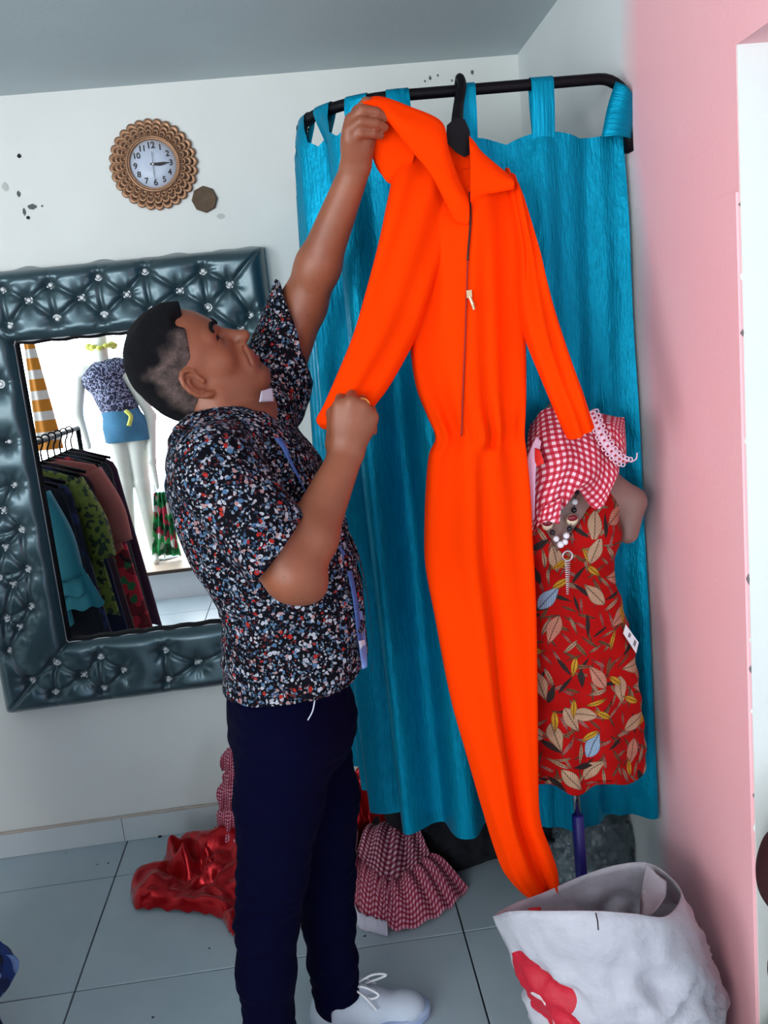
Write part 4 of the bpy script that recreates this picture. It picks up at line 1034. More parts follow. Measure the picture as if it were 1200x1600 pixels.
# --- shoes
M_CANVAS = plain('white_canvas', (186, 198, 212), .8, var=.05, scale=300, bump=.15); M_SOLE = plain('white_rubber', (158, 176, 208), .5, var=.04); M_LACE = plain('lace', (226, 230, 234), .8)
def shoe(heel, toe, name, label):
    heel = np.array(heel); toe = np.array(toe); d = toe-heel; Ls = np.linalg.norm(d); fx = d/Ls; sx_ = np.array([-fx[1], fx[0], 0.])
    W = lambda x, y, z: heel+fx*x*Ls+sx_*y+np.array([0, 0, z])
    half = lambda x: .037+.012*math.sin(PI*min(1, max(0, (x-.15)/.85)))-.010*math.exp(-((x-.38)/.16)**2)
    def outline(e, n=40):
        pts = []
        for i in range(n):
            a = 2*PI*i/n; x = .5-.5*math.cos(a) if i <= n//2 else .5-.5*math.cos(a)
            s = 1 if i <= n//2 else -1; xx = x
            w_ = half(xx)*math.sqrt(max(0, 1-(2*abs(xx-.5))**4.5)); pts.append((xx*(1+2*e)-e, s*(w_+e*Ls*.7)))
        return pts
    V = []; ol = outline(.012); n_ = len(ol)
    for z, e in ((0.0, .006), (.004, .016), (.022, .016), (.027, .008), (.027, -.02)):
        V += [W(a+(a-.5)*2*(e-.012), b*(1+(e-.012)*3), z+.006*max(0, a-.82)**1*3) for a, b in ol]
    f = [tuple(q) for q in grid_faces(5, n_, True)]+[tuple(range(n_-1, -1, -1)), tuple(range(4*n_, 5*n_))]
    up = Field(np.minimum(heel, toe)-.09, np.maximum(heel, toe)+np.array([.09, .09, .14]), .0032)
    up.cap(W(.16, 0, .030), W(.17, 0, .060), .037, .036, .02); up.cap(W(.16, 0, .035), W(.52, 0, .036), .036, .038, .03); up.cap(W(.52, 0, .034), W(.84, 0, .026), .040, .030, .03, flat=((0, 0, 1), .9))
    up.cap(W(.30, 0, .056), W(.56, 0, .048), .034, .024, .02); up.ell(W(.80, 0, .026), (.045, .043, .032), None, .02)
    up.cut(W(.5, 0, .018), (0, 0, -1)); up.cap(W(.20, 0, .110), W(.26, 0, .066), .036, .030, .006, 'sub')
    up.cut(W(.18, 0, .078)+0, nrm3(np.array([0, 0, 1.])-fx*.10), 0)
    v2, f2 = up.mesh(2); s_ = mk(name, v2, f2, M_CANVAS, MAN, label=label)
    mk('sole', V, f, M_SOLE, s_)
    mk('sole_line', *tube([W(a+(a-.5)*.012, b*1.03, .024) for a, b in ol], .0012, 5, closed=True), M_CANVAS, s_)
    mk('vamp_seam', *tube(smoothpath([W(.50, -.046, .030), W(.58, -.034, .052), W(.63, -.012, .064), W(.63, .012, .064), W(.58, .034, .052), W(.50, .046, .030)], 24), .0016, 5), M_SOLE, s_)
    mk('tongue', *tube(smoothpath([W(.30, 0, .098), W(.42, 0, .083), W(.56, 0, .066)], 12), [.017]*4+[.020]*4+[.016]*4, 12), M_CANVAS, s_)
    tg_ = [W(.34, 0, .092), W(.44, 0, .086), W(.56, 0, .074), W(.62, 0, .068)]
    for i in range(4):
        x = .38+.065*i; h = .087-.0065*i-.004*i
        for sgn in (-1, 1): mk('eyelet', *tube([W(x, sgn*.022+.0035*math.cos(q), h-.012+.0035*math.sin(q)) for q in np.linspace(0, 2*PI, 8, endpoint=False)], .0011, 5, closed=True), M_CHROME, s_)
        mk('lace', *tube(smoothpath([W(x, -.024, h-.013), W(x+.012, -.010, h+.001), W(x+.02, .010, h), W(x+.03, .024, h-.016)], 10), .0026, 6), M_LACE, s_)
        mk('lace', *tube(smoothpath([W(x, .024, h-.013), W(x+.012, .010, h+.003), W(x+.02, -.010, h+.001), W(x+.03, -.024, h-.016)], 10), .0026, 6), M_LACE, s_)
    k_ = W(.37, -.004, .098)
    for sg, ex in ((-1, 0), (1, .02)):
        lp = [k_, k_+fx*(.03+ex)+sx_*sg*.018+np.array([0, 0, .010]), k_+fx*(.062+ex)+sx_*sg*.030+np.array([0, 0, -.004]), k_+fx*(.040)+sx_*sg*.026+np.array([0, 0, -.014]), k_]
        mk('bow_loop', *tube(smoothpath(lp, 24), .0028, 6), M_LACE, s_)
        mk('lace_end', *tube(smoothpath([k_, k_+fx*.03+sx_*sg*.03+np.array([0, 0, -.006]), k_+fx*.055+sx_*sg*.042+np.array([0, 0, -.034])], 14), .0026, 6), M_LACE, s_)
    return s_
hF = PZ(487, 1568); tF = PZ(666, 1562); hF[1] = tF[1] = YM+.09
dx = tF[0]-hF[0]
shoe((hF[0], YM+.10, 0), (tF[0], YM+.085, 0), 'shoe', 'white canvas lace-up shoe')
shoe((anN[0]-.055, YM-.09, 0), (anN[0]+dx-.055, YM-.115, 0), 'shoe', 'white canvas lace-up shoe')
# --- ring on the ring finger of the near hand
q = kn[2]; ax_ = nrm3(np.array([.004, .040, .010])); e1 = nrm3(np.cross(ax_, [0, 0, 1.])); e2 = np.cross(ax_, e1); c = q+ax_*.014
M_RING = plain('gold_ring', (232, 178, 92), .22, .95, var=.05)
rg = mk('ring', *tube([c+.0118*(math.cos(a)*e1+math.sin(a)*e2) for a in np.linspace(0, 2*PI, 22, endpoint=False)], .0026, 8, closed=True), M_RING, MAN)
v, f = lathe([(.0052, 0), (.0060, .0015), (.004, .004), (.0006, .005)], 12); e3 = np.array([e1, ax_, e2]); mk('ring_stone', v@e3+c+e2*.0125, f, plain('dark_stone', (40, 26, 20), .15), rg)
# ================================================================== shop mannequin in the red dress
YD = -.950; XD = .502
MQ = thing('dress_form', 'brown half-body dress form on a pole, wearing the red leafy dress', 'mannequin', (XD, YD, 0))
M_BSKIN = plain('brown_form', (132, 104, 96), .5, var=.08)
D_ = Field((XD-.24, YD-.20, .50), (XR-.004, YD+.20, 1.40), .004)
zs = [.64, .72, .86, 1.00, 1.09, 1.14, 1.20, 1.24]
D_.stack(zs, [XD]*8, [YD]*8, [.12, .130, .12, .100, .116, .124, .112, .07], [.07, .08, .075, .066, .072, .072, .062, .045], .02, 2.1)
for s in (-1, 1):
    D_.ell((XD+s*.052, YD-.040, 1.085), (.056, .050, .054), None, .03)
    D_.cap((XD+s*.112, YD, 1.175), (XD+s*.158, YD-.005, 1.140), .034, .032, .03); D_.cap((XD+s*.158, YD-.005, 1.140), (XD+s*.146, YD-.008, 1.075), .032, .024, .01)
D_.cap((XD, YD+.005, 1.18), (XD+.03, YD+.01, 1.33), .055, .046, .03)
mk('torso', *D_.mesh(2), M_BSKIN, MQ)
mk('pole', *tube([(XD, YD, .60), (XD, YD, .43)], .0085, 14), M_CHROME, MQ)
mk('blue_sleeve', *tube([(XD, YD, .432), (XD, YD, .43), (XD, YD, .02)], [.009, .0135, .0135], 14), plain('blue_tube', (26, 24, 120), .45), MQ)
mk('base', *lathe([(.14, 0), (.14, .008), (.10, .016), (.02, .024), (.016, .05)], 32, 'z', (XD, YD, 0)), M_BLACK, MQ)

# --- red dress with big printed leaves
t = NT('red_leaf_print'); o = t.obj(); xyz = t.sep(o)
cmb = t.n('ShaderNodeCombineXYZ'); t.l(xyz[0], cmb.inputs[0]); t.l(xyz[2], cmb.inputs[1]); p2 = cmb.outputs[0]
def leaves(t, p2, col, scale, offs, Lx, Wd, pal, keep, seedrot):
    q = t.vmath('ADD', p2, offs); v_ = t.n('ShaderNodeTexVoronoi', feature='F1', voronoi_dimensions='2D'); t.l(q, v_.inputs['Vector']); v_.inputs['Scale'].default_value = scale; v_.inputs['Randomness'].default_value = .8
    d = t.vmath('SUBTRACT', q, v_.outputs['Position']); r = t.sep(v_.outputs['Color'])
    rot = t.n('ShaderNodeVectorRotate', rotation_type='Z_AXIS'); t.l(d, rot.inputs['Vector']); t.l(t.math('MULTIPLY', r[1], 6.28*seedrot), rot.inputs['Angle'])
    x, y, _ = t.sep(rot.outputs[0])
    xx = t.math('DIVIDE', x, Lx); env = t.math('SUBTRACT', 1., t.math('POWER', t.math('ABSOLUTE', xx), 1.7)); asym = t.math('ADD', 1., t.math('MULTIPLY', xx, -.45))
    wdt = t.math('MULTIPLY', t.math('MULTIPLY', env, asym), Wd)
    ins = t.math('LESS_THAN', t.math('ABSOLUTE', y), wdt); ins = t.math('MULTIPLY', ins, t.math('GREATER_THAN', r[2], keep))
    vein = t.math('LESS_THAN', t.math('ABSOLUTE', y), .0011)
    side = t.math('LESS_THAN', t.math('PINGPONG', t.math('ADD', x, t.math('MULTIPLY', t.math('ABSOLUTE', y), 1.2)), .0036), .0008)
    c = t.ramp(r[0], pal, 'CONSTANT'); shade = t.mix(t.noise(q, 55., 3.), c, t.mix(.5, c, (0.02, .015, .01, 1)))
    c = t.mix(t.math('MULTIPLY', t.math('MAXIMUM', vein, t.math('MULTIPLY', side, .7)), .75), shade, s2l((40, 24, 22)))
    edge = t.math('GREATER_THAN', t.math('ABSOLUTE', y), t.math('SUBTRACT', wdt, .0012)); c = t.mix(t.math('MULTIPLY', edge, .6), c, s2l((50, 26, 22)))
    return t.mix(ins, col, c)
TAN, YEL, BLU, BRN, DRK = s2l((196, 160, 130)), s2l((214, 160, 40)), s2l((150, 178, 204)), s2l((138, 92, 62)), s2l((44, 38, 40))
col = t.mix(t.noise(o, 8., 3.), s2l((146, 6, 6)), s2l((170, 9, 8)))
col = leaves(t, p2, col, 26., (3.3, 1.2, 0), .020, .0028, [(0, s2l((206, 120, 110))), (.4, BRN), (.7, TAN)], .05, 1.)
col = leaves(t, p2, col, 24., (5.9, 9.4, 0), .024, .0034, [(0, BRN), (.3, TAN), (.6, s2l((200, 128, 118))), (.85, DRK)], .1, 4.)
col = leaves(t, p2, col, 20., (1.3, 5.2, 0), .026, .0048, [(0, BRN), (.35, DRK), (.6, YEL), (.8, TAN)], .05, 2.)
col = leaves(t, p2, col, 13., (7.7, 2.9, 0), .034, .0150, [(0, TAN), (.38, BLU), (.58, s2l((206, 140, 118))), (.75, TAN)], .05, 3.)
col = leaves(t, p2, col, 15., (9.1, 8.3, 0), .024, .0070, [(0, YEL), (.45, DRK), (.7, YEL)], .3, 5.)
t.set(col, .8, **{'Specular IOR Level': .12}); M_DRESS = t.m
DR = thing('floral_dress', 'red sleeveless dress printed with tan, blue and yellow leaves', 'dress', (XD, YD, .45))
R_ = Field((XD-.24, YD-.22, .44), (XR-.006, YD+.20, 1.26), .004)
zs = [.46, .60, .80, .92, 1.00, 1.08, 1.14, 1.19, 1.225]
rx = [.154, .152, .146, .126, .110, .126, .132, .120, .098]; ry = [.100, .098, .092, .084, .076, .080, .080, .072, .056]
R_.stack(zs, [XD]*9, [YD]*9, rx, ry, .02, 2.1)
for s in (-1, 1): R_.ell((XD+s*.052, YD-.042, 1.085), (.061, .057, .060), None, .03)
for s in (-1, 1): R_.ell((XD+s*.172, YD, 1.150), (.046, .12, .070), None, .008, 'sub')           # armholes
# V neckline, cut through the front
vb = P(871, 862, YD-.09); va = P(838, 800, YD-.09); vc = P(962, 742, YD-.07)
bl = R_.block((XD-.2, YD-.22, vb[2]-.03), (XD+.2, YD+.03, 1.27)); sl_, x, y, z = bl
def pl(a, b):
    d = nrm3([b[0]-a[0], 0, b[2]-a[2]]); n_ = np.array([-d[2], 0, d[0]]); return (x-a[0])*n_[0]+(z-a[2])*n_[2]
R_.stack([.40, .55, .66, .70], [XD]*4, [YD]*4, [.148, .146, .12, .02], [.094, .092, .07, .02], .004, 2.1, 'sub')
R_.put(sl_, np.maximum(-pl(vb, vc), pl(vb, va))+0*y, .006, 'sub')
for s in (-1, 1): R_.cap((XD+s*.02, YD-.01, 1.19), (XD+s*.06, YD, 1.30), .052, .06, .004, 'sub')
V, Fq = R_.mesh(2)
k_ = np.clip((.95-V[:, 2])/.4, 0, 1); a_ = np.arctan2(V[:, 1]-YD, V[:, 0]-XD)
dr = np.stack([np.cos(a_), np.sin(a_), 0*a_], 1); V = V+dr*(k_*.008*np.sin(a_*7+V[:, 2]*5)+.002*np.sin(V[:, 2]*90+a_*3))[:, None]
low = V[:, 2] < .475; V[low, 2] += (.012*np.sin(a_*5+1)+.022*np.clip((V[:, 0]-XD)/.17, -1, 1)*-.6)[low]
hem_z = P(900, 1238, YD-.10)[2]; V[:, 2] = np.where(V[:, 2] < .95, .95-(.95-V[:, 2])*(.95-hem_z)/(.95-.46), V[:, 2])
mk('dress_body', V, Fq, M_DRESS, DR)
fy = lambda px, py, off=0.: YD-.09-off
zc = [P(886, 868, YD-.112), P(884, 900, YD-.104), P(884, 945, YD-.096)]
M_SILVER = plain('silver_zip', (196, 196, 200), .35, .8)
v = []
mk('zip_chain', *joinm(*[tube([(zc[0][0]-.006*(1-k*.04), np.interp(zc[0][2]-.006*k, [zc[2][2], zc[0][2]], [zc[2][1], zc[0][1]]), zc[0][2]-.012-.0048*k), (zc[0][0]+.006*(1-k*.04), np.interp(zc[0][2]-.006*k, [zc[2][2], zc[0][2]], [zc[2][1], zc[0][1]]), zc[0][2]-.012-.0048*k)], .0015, 6) for k in range(16)]), M_SILVER, DR)
mk('zip_ring', *tube([zc[0]+np.array([.010*math.cos(a), -.003, .010*math.sin(a)]) for a in np.linspace(0, 2*PI, 18, endpoint=False)], .0017, 6, closed=True), M_SILVER, DR)
tg = [P(978, 976, YD-.07), P(998, 1004, YD-.06), P(994, 1021, YD-.06), P(974, 990, YD-.07)]
tgo = mk('price_tag', [tuple(q) for q in tg]+[tuple(q+np.array([0, .002, 0])) for q in tg], [(0, 1, 2, 3), (7, 6, 5, 4), (0, 4, 5, 1), (1, 5, 6, 2), (2, 6, 7, 3), (3, 7, 4, 0)], plain('card', (214, 216, 222), .7), DR, smooth=False)
e_ = tg[1]-tg[0]; g_ = tg[3]-tg[0]
for a, b, c in ((.30, .25, .75), (.38, .2, .6), (.72, .2, .8), (.80, .2, .8)):
    q = [tg[0]+e_*a+g_*b, tg[0]+e_*(a+.05)+g_*b, tg[0]+e_*(a+.05)+g_*c, tg[0]+e_*a+g_*c]
    mk('tag_print', [tuple(p_+np.array([0, -.0006, 0])) for p_ in q], [(0, 1, 2, 3)], M_INK, tgo, smooth=False)

# --- bead necklace
NK = thing('bead_necklace', 'necklace of white and black beads with two round medallions', 'necklace', tuple(P(877, 850, YD-.13)))
M_PEARL = plain('white_bead', (226, 224, 232), .25, var=.03); M_JET = plain('black_bead', (22, 22, 32), .2); M_MED = plain('cream_medallion', (224, 206, 176), .3, .3)
sph = lambda r: lathe([(r*math.sin(a)+1e-4, -r*math.cos(a)) for a in np.linspace(0, PI, 7)], 10)
neck = [(901, 770, 'j', .0050), (898, 784, 'p', .0070), (897, 797, 'j', .0058), (894, 812, 'm', .0125), (890, 826, 'j', .0058), (885, 837, 'p', .0068), (883, 847, 'p', .0064), (876, 851, 'p', .0072), (869, 842, 'p', .0066), (863, 832, 'j', .0056), (855, 820, 'm', .0120), (850, 806, 'j', .0055), (846, 794, 'p', .0065)]
cord = []
for a, b, kind, r in neck:
    c = P(a, b, YD-.108+.0005*(860-b)); cord.append(c)
    if kind == 'm':
        v, f = lathe([(.0005, -.003), (r*.9, -.0035), (r, 0), (r*.9, .0035), (r*.5, .0045), (.0005, .0046)], 16, 'y'); q = mk('medallion', v+c, f, M_MED, NK)
        v, f = lathe([(r*.86, .0036), (r*.84, .0046), (.0005, .0050)], 16, 'y'); v = v[v[:, 2] > -9]; v = v*np.array([1, 1, .62])+np.array([0, 0, r*.34]); mk('enamel', v+c, f, plain('red_enamel', (120, 20, 36), .2), q)
    else: v, f = sph(r); mk('bead', v+c, f, M_PEARL if kind == 'p' else M_JET, NK)
mk('cord', *tube(smoothpath(cord, 60), .0011, 6), M_INK, NK)

# --- gingham cloths
def gingham(name, per, red=(176, 14, 44), white=(236, 206, 214), mid=(198, 62, 86), var=None):
    t = NT(name); u = t.sep(t.uv())
    sx = t.math('GREATER_THAN', t.math('PINGPONG', u[0], per/2), per/4); sy = t.math('GREATER_THAN', t.math('PINGPONG', u[1], per/2), per/4)
    s_ = t.math('ADD', sx, sy)
    c = t.mix(t.math('GREATER_THAN', s_, .5), s2l(white), s2l(mid)); c = t.mix(t.math('GREATER_THAN', s_, 1.5), c, s2l(red))
    t.set(c, .8); t.m.use_backface_culling = False
    return t.m
M_GING = gingham('gingham', .0140)
M_GINGS = gingham('small_gingham', .0105, (132, 8, 40), (214, 170, 186), (168, 56, 86))
M_GINGL = gingham('wide_gingham', .0185, (96, 8, 34), (222, 186, 198), (160, 60, 88))
def sheet(name, rows, mat, parent, nu=40, nv=40, amp=0., freq=9., th=.0022, seed=0., uvs=None, smooth_r=True):
    """draped cloth through rows of (px, py, Y) control points"""
    ctl = np.array([[P(a, b, Y) for a, b, Y in r] for r in rows])
    A = np.array([smoothpath(r, nu) for r in ctl]); G = np.array([smoothpath(A[:, j], nv) for j in range(nu)]).transpose(1, 0, 2)
    du = np.linalg.norm(np.diff(G, axis=1), axis=2); dv = np.linalg.norm(np.diff(G, axis=0), axis=2)
    U = np.concatenate([np.zeros((nv, 1)), np.cumsum(du, 1)], 1); W = np.concatenate([np.zeros((1, nu)), np.cumsum(dv, 0)], 0)
    U = U-U[:, nu//2:nu//2+1]
    if amp:
        ii, jj = np.meshgrid(np.linspace(0, 1, nv), np.linspace(0, 1, nu), indexing='ij')
        G[:, :, 1] -= amp*(np.sin(freq*2*PI*jj+3*ii+seed)*(.4+.6*ii)+.5*np.sin(freq*3.7*jj-5*ii+seed*2))
    g2 = G.copy(); g2[:, :, 1] += th; n1 = nu*nv
    f = [tuple(q) for q in grid_faces(nv, nu)]+[tuple(q) for q in grid_faces(nv, nu, base=n1, flip=True)]
    bd = [j for j in range(nu)]+[i*nu+nu-1 for i in range(1, nv)]+[(nv-1)*nu+j for j in range(nu-2, -1, -1)]+[i*nu for i in range(nv-2, 0, -1)]
    for i in range(len(bd)): p0, p1 = bd[i], bd[(i+1) % len(bd)]; f.append((p1, p0, p0+n1, p1+n1))
    uv = np.tile(np.stack([U, W], -1).reshape(-1, 2), (2, 1))
    return mk(name, np.concatenate([G.reshape(-1, 3), g2.reshape(-1, 3)]), f, mat, parent, uv=uv)
GB = thing('gingham_blouse', 'red and white gingham blouse with lace draped over the dress form neck', 'blouse', tuple(P(900, 800, YD-.1)))
y0 = YD+.02
sheet('draped_front', [[(828, 665, y0-.02), (846, 642, y0-.03), (878, 636, y0-.035), (915, 648, y0-.035), (945, 662, y0-.03), (968, 690, y0-.02)],
      [(824, 700, y0-.07), (850, 688, y0-.095), (885, 682, y0-.10), (922, 690, y0-.10), (950, 705, y0-.08), (968, 716, y0-.05)],
      [(828, 760, y0-.10), (850, 748, y0-.125), (890, 728, y0-.14), (925, 740, y0-.13), (950, 746, y0-.11), (966, 740, y0-.075)],
      [(830, 832, y0-.11), (848, 806, y0-.135), (878, 800, y0-.15), (900, 764, y0-.15), (934, 796, y0-.135), (962, 748, y0-.09)]], M_GING, GB, 64, 56, .010, 3.2)
sheet('front_tail', [[(848, 792, y0-.137), (862, 786, y0-.15), (878, 778, y0-.152)], [(838, 820, y0-.125), (856, 812, y0-.15), (876, 800, y0-.155)], [(834, 832, y0-.12), (850, 815, y0-.15), (874, 819, y0-.155)]], M_GING, GB, 20, 16, .003, 2.)
sheet('shoulder_ruffle', [[(925, 642, y0-.0), (948, 648, y0-.02), (968, 652, y0-.01), (976, 652, y0+.0)], [(930, 665, y0-.06), (950, 662, y0-.09), (966, 672, y0-.08), (978, 684, y0-.04)], [(938, 690, y0-.07), (955, 688, y0-.10), (968, 700, y0-.09), (979, 706, y0-.05)], [(950, 706, y0-.07), (962, 712, y0-.09), (972, 716, y0-.08), (980, 720, y0-.05)]], M_GING, GB, 30, 30, .008, 2., seed=2.)
M_LACE2 = plain('pink_white_lace', (232, 200, 216), .8)
lp = smoothpath([P(924, 642, y0-.10), P(932, 660, y0-.112), P(942, 684, y0-.12), (P(956, 706, y0-.115)), P(972, 720, y0-.10), P(986, 722, y0-.09)], 40)
lc = ribbon('lace_trim', list(lp[::4]+np.array([-.007, 0, -.003])), list(lp[::4]+np.array([.007, 0, .004])), M_LACE2, GB, n=40, m=3)
for k in range(2, 38, 3):
    for sg in (-1, 1): mk('lace_scallop', *tube([lp[k]+np.array([sg*.008+.0045*math.cos(a), -.001, sg*.004+.0045*math.sin(a)]) for a in np.linspace(0, 2*PI, 9, endpoint=False)], .0014, 5, closed=True), M_LACE2, lc)
    mk('lace_eyelet', *lathe([(.0028, 0), (.0026, .001), (.0003, .0012)], 8, 'y', tuple(lp[k]+np.array([0, -.0005, 0]))), plain('red_ribbon', (178, 20, 40), .7) if k == 2 else bpy.data.materials['red_ribbon'], lc)
mk('thread_end', *tube(smoothpath([lp[-1], lp[-1]+np.array([.010, -.003, .006]), lp[-1]+np.array([.013, -.002, .018])], 8), .0014, 5), M_LACE2, GB)
sheet('white_lining', [[(838, 682, y0-.105), (846, 690, y0-.11)], [(823, 720, y0-.115), (838, 728, y0-.125)], [(822, 770, y0-.12), (836, 775, y0-.13)], [(826, 815, y0-.118), (835, 812, y0-.13)]], plain('lilac_lining', (222, 186, 214), .8), GB, 8, 24)
sheet('red_patch', [[(836, 700, y0-.118), (843, 702, y0-.13)], [(836, 722, y0-.122), (850, 722, y0-.135)], [(838, 730, y0-.124), (846, 726, y0-.134)]], M_NEON if False else plain('red_facing', (214, 34, 20), .7), GB, 8, 10)

# ================================================================== heap of costumes under the cubicle curtain
t = NT('red_satin'); o = t.obj(); nz = t.noise(o, 12., 3.)
t.set(t.mix(nz, s2l((160, 0, 12)), s2l((190, 2, 20))), .24, .55, **{'Sheen Weight': .1}); M_RED = t.m
def heap(name, outline, hmax, mat, parent, seed, fold=14., n=70, sharp=1.6, lift=None, peak=None):
    """crumpled cloth lying on the floor inside an outline given by floor pixels"""
    pts = np.array([PZ(a, b)[:2] for a, b in outline]); c = pts.mean(0)
    loop_ = smoothpath(np.vstack([pts, pts[:1]]), n+1)[:-1]
    nr = 34; V = [] ; uv = []
    for i in range(nr):
        r = i/(nr-1)
        for j in range(n):
            q = c+(loop_[j]-c)*r
            e = 1-r**2.6
            nn = noise.noise(Vector((q[0]*fold+seed, q[1]*fold, seed))); n2 = noise.noise(Vector((q[0]*fold*2.3, q[1]*fold*2.3+seed, 1.7)))
            wq = (q[0]*.8+q[1]*.6)*fold*3.1+3.2*nn+seed; wr_q = (q[0]*-.5+q[1]*.9)*fold*2.2+2.6*n2
            z = hmax*e**.45*(.50+.28*math.sin(wq)+.22*math.sin(wr_q)+.5*nn) + .012
            if peak is not None:
                for (pxx, pyy, ph, pr) in peak: z += ph*math.exp(-((q[0]-pxx)**2+(q[1]-pyy)**2)/pr**2)*(.8+.3*n2)
            z = max(z, .004)
            V.append((q[0]+.012*n2*e, q[1]+.012*nn*e, z if i < nr-1 else .003+.012*abs(math.sin(j*1.1)))); uv.append((q[0], q[1]+z))
    f = [tuple(q) for q in grid_faces(nr, n, True, flip=True)]
    return mk(name, V, f, mat, parent, uv=uv)
RS = thing('red_satin_dress', 'shiny red satin dress lying in a heap on the floor behind the man', 'dress', tuple(PZ(300, 1400)))
c1 = PZ(395, 1345); 
heap('crumpled_skirt', [(204, 1398), (214, 1376), (252, 1356), (262, 1338), (290, 1328), (330, 1322), (380, 1300), (470, 1310), (540, 1330), (520, 1380), (470, 1432), (400, 1455), (368, 1458), (345, 1440), (318, 1432), (280, 1428), (240, 1424), (212, 1424)], .085, M_RED, RS, 2.2, 9., peak=[(c1[0], c1[1], .07, .10)])
heap('crumpled_bodice', [(255, 1362), (270, 1340), (320, 1330), (372, 1328), (385, 1370), (340, 1395), (280, 1398), (258, 1385)], .10, M_RED, RS, 7.9, 15.)
heap('crumpled_frill', [(348, 1440), (352, 1424), (380, 1410), (470, 1415), (478, 1440), (440, 1456), (390, 1464), (362, 1464)], .06, M_RED, RS, 4.1, 17.)
RS2 = thing('red_satin_ruffle', 'red satin ruffle bunched under the curtain edge, behind the gingham skirt', 'cloth', tuple(PZ(590, 1310)))
heap('ruffle', [(545, 1312), (560, 1292), (600, 1286), (660, 1300), (640, 1330), (590, 1340), (555, 1332)], .26, M_RED, RS2, 5.5, 13.)
# gingham ruffled dress standing up in the heap, left of the man's legs
GD = thing('gingham_dress', 'small-check gingham dress with ruffled tiers heaped beside the skirting', 'dress', tuple(PZ(370, 1330)))
yb = PZ(360, 1330)[1]
for k, (xa, ya, xb, yb2) in enumerate([(344, 1180, 392, 1188), (347, 1206, 394, 1212), (338, 1232, 396, 1238), (338, 1268, 398, 1272), (332, 1302, 400, 1306)]):
    w_ = 12+k*2
    sheet('ruffle_tier', [[(xa+12, ya-12, yb-.00-.006*k), ((xa+xb)/2, ya-18, yb-.03-.008*k), (xb, yb2-12, yb-.03-.01*k)], [(xa, ya+6, yb-.02-.01*k), ((xa+xb)/2, ya+12, yb-.07-.012*k), (xb, yb2+8, yb-.05-.012*k)], [(xa+3, ya+w_+12, yb-.01-.01*k), ((xa+xb)/2, ya+w_+22, yb-.05-.012*k), (xb, yb2+w_+16, yb-.03-.012*k)]], M_GINGS, GD, 40, 20, .012, 4., seed=k*1.3)
sheet('skirt', [[(352, 1200, yb), (400, 1200, yb)], [(345, 1270, yb-.0), (405, 1270, yb-.01)], [(330, 1338, yb-.02), (410, 1344, yb-.04)]], M_GINGS, GD, 40, 30, .012, 5., th=.02)
# flounced gingham skirt lying half out of the cubicle
GS = thing('gingham_skirt', 'gingham flounced skirt with white lining lying on the floor right of the legs', 'skirt', tuple(PZ(640, 1400)))
def fan(name, inner, outer, mat, parent, z_in, z_out, pleats, amp, n=90, m=24, uvscale=1.):
    a = smoothpath([PZ(x_, y_, z_in)for x_, y_ in inner], n); b = smoothpath([PZ(x_, y_, z_out) for x_, y_ in outer], n); V = []; uv = []
    L_ = np.concatenate([[0], np.cumsum(np.linalg.norm(np.diff(b, axis=0), axis=1))])
    for i, k in enumerate(np.linspace(0, 1, m)):
        q = a+(b-a)*k; ph = np.linspace(0, 2*PI*pleats, n)
        q[:, 2] += amp*(.5+.5*np.sin(ph+.8*np.sin(ph*.31)))*(.25+.75*math.sin(PI*(.12+.80*k)))+ .03*math.sin(PI*k)*(1-k)
        V.append(q); uv.append(np.stack([L_*(.75+.25*k), np.full(n, k*np.linalg.norm(b[n//2]-a[n//2]))], 1))
    V = np.array(V); V[:, :, 2] = np.maximum(V[:, :, 2], .004); low = V.copy(); low[:, :, 2] = np.maximum(low[:, :, 2]-.004, .001)
    n1 = n*m; f = [tuple(q) for q in grid_faces(m, n)]+[tuple(q) for q in grid_faces(m, n, base=n1, flip=True)]
    return mk(name, np.concatenate([V.reshape(-1, 3), low.reshape(-1, 3)]), f, mat, parent, uv=np.tile(np.concatenate(uv), (2, 1)))
fan('flounce', [(556, 1338), (576, 1352), (600, 1372), (622, 1372), (650, 1352), (672, 1336)], [(552, 1420), (566, 1440), (596, 1448), (628, 1454), (668, 1440), (704, 1418), (732, 1388)], M_GINGS, GS, .10, .006, 8, .020)
fan('upper_tier', [(578, 1292), (596, 1288), (614, 1284), (632, 1288), (648, 1296)], [(556, 1338), (576, 1354), (600, 1374), (622, 1374), (650, 1354), (672, 1336)], M_GINGL, GS, .135, .105, 4, .016)
fan('side_fold', [(560, 1300), (556, 1330), (552, 1360)], [(550, 1300), (548, 1350), (549, 1392)], M_GINGS, GS, .12, .02, 2, .01)
fan('white_lining', [(548, 1352), (556, 1420), (590, 1440), (606, 1445)], [(548, 1392), (558, 1444), (584, 1456), (606, 1462)], plain('white_net', (206, 204, 220), .8), GS, .012, .004, 7, .006, 50, 8)
heap('under_layers', [(556, 1350), (576, 1330), (620, 1325), (668, 1338), (690, 1370), (660, 1410), (600, 1425), (562, 1405)], .07, M_GINGS, GS, 3.3, 9.)

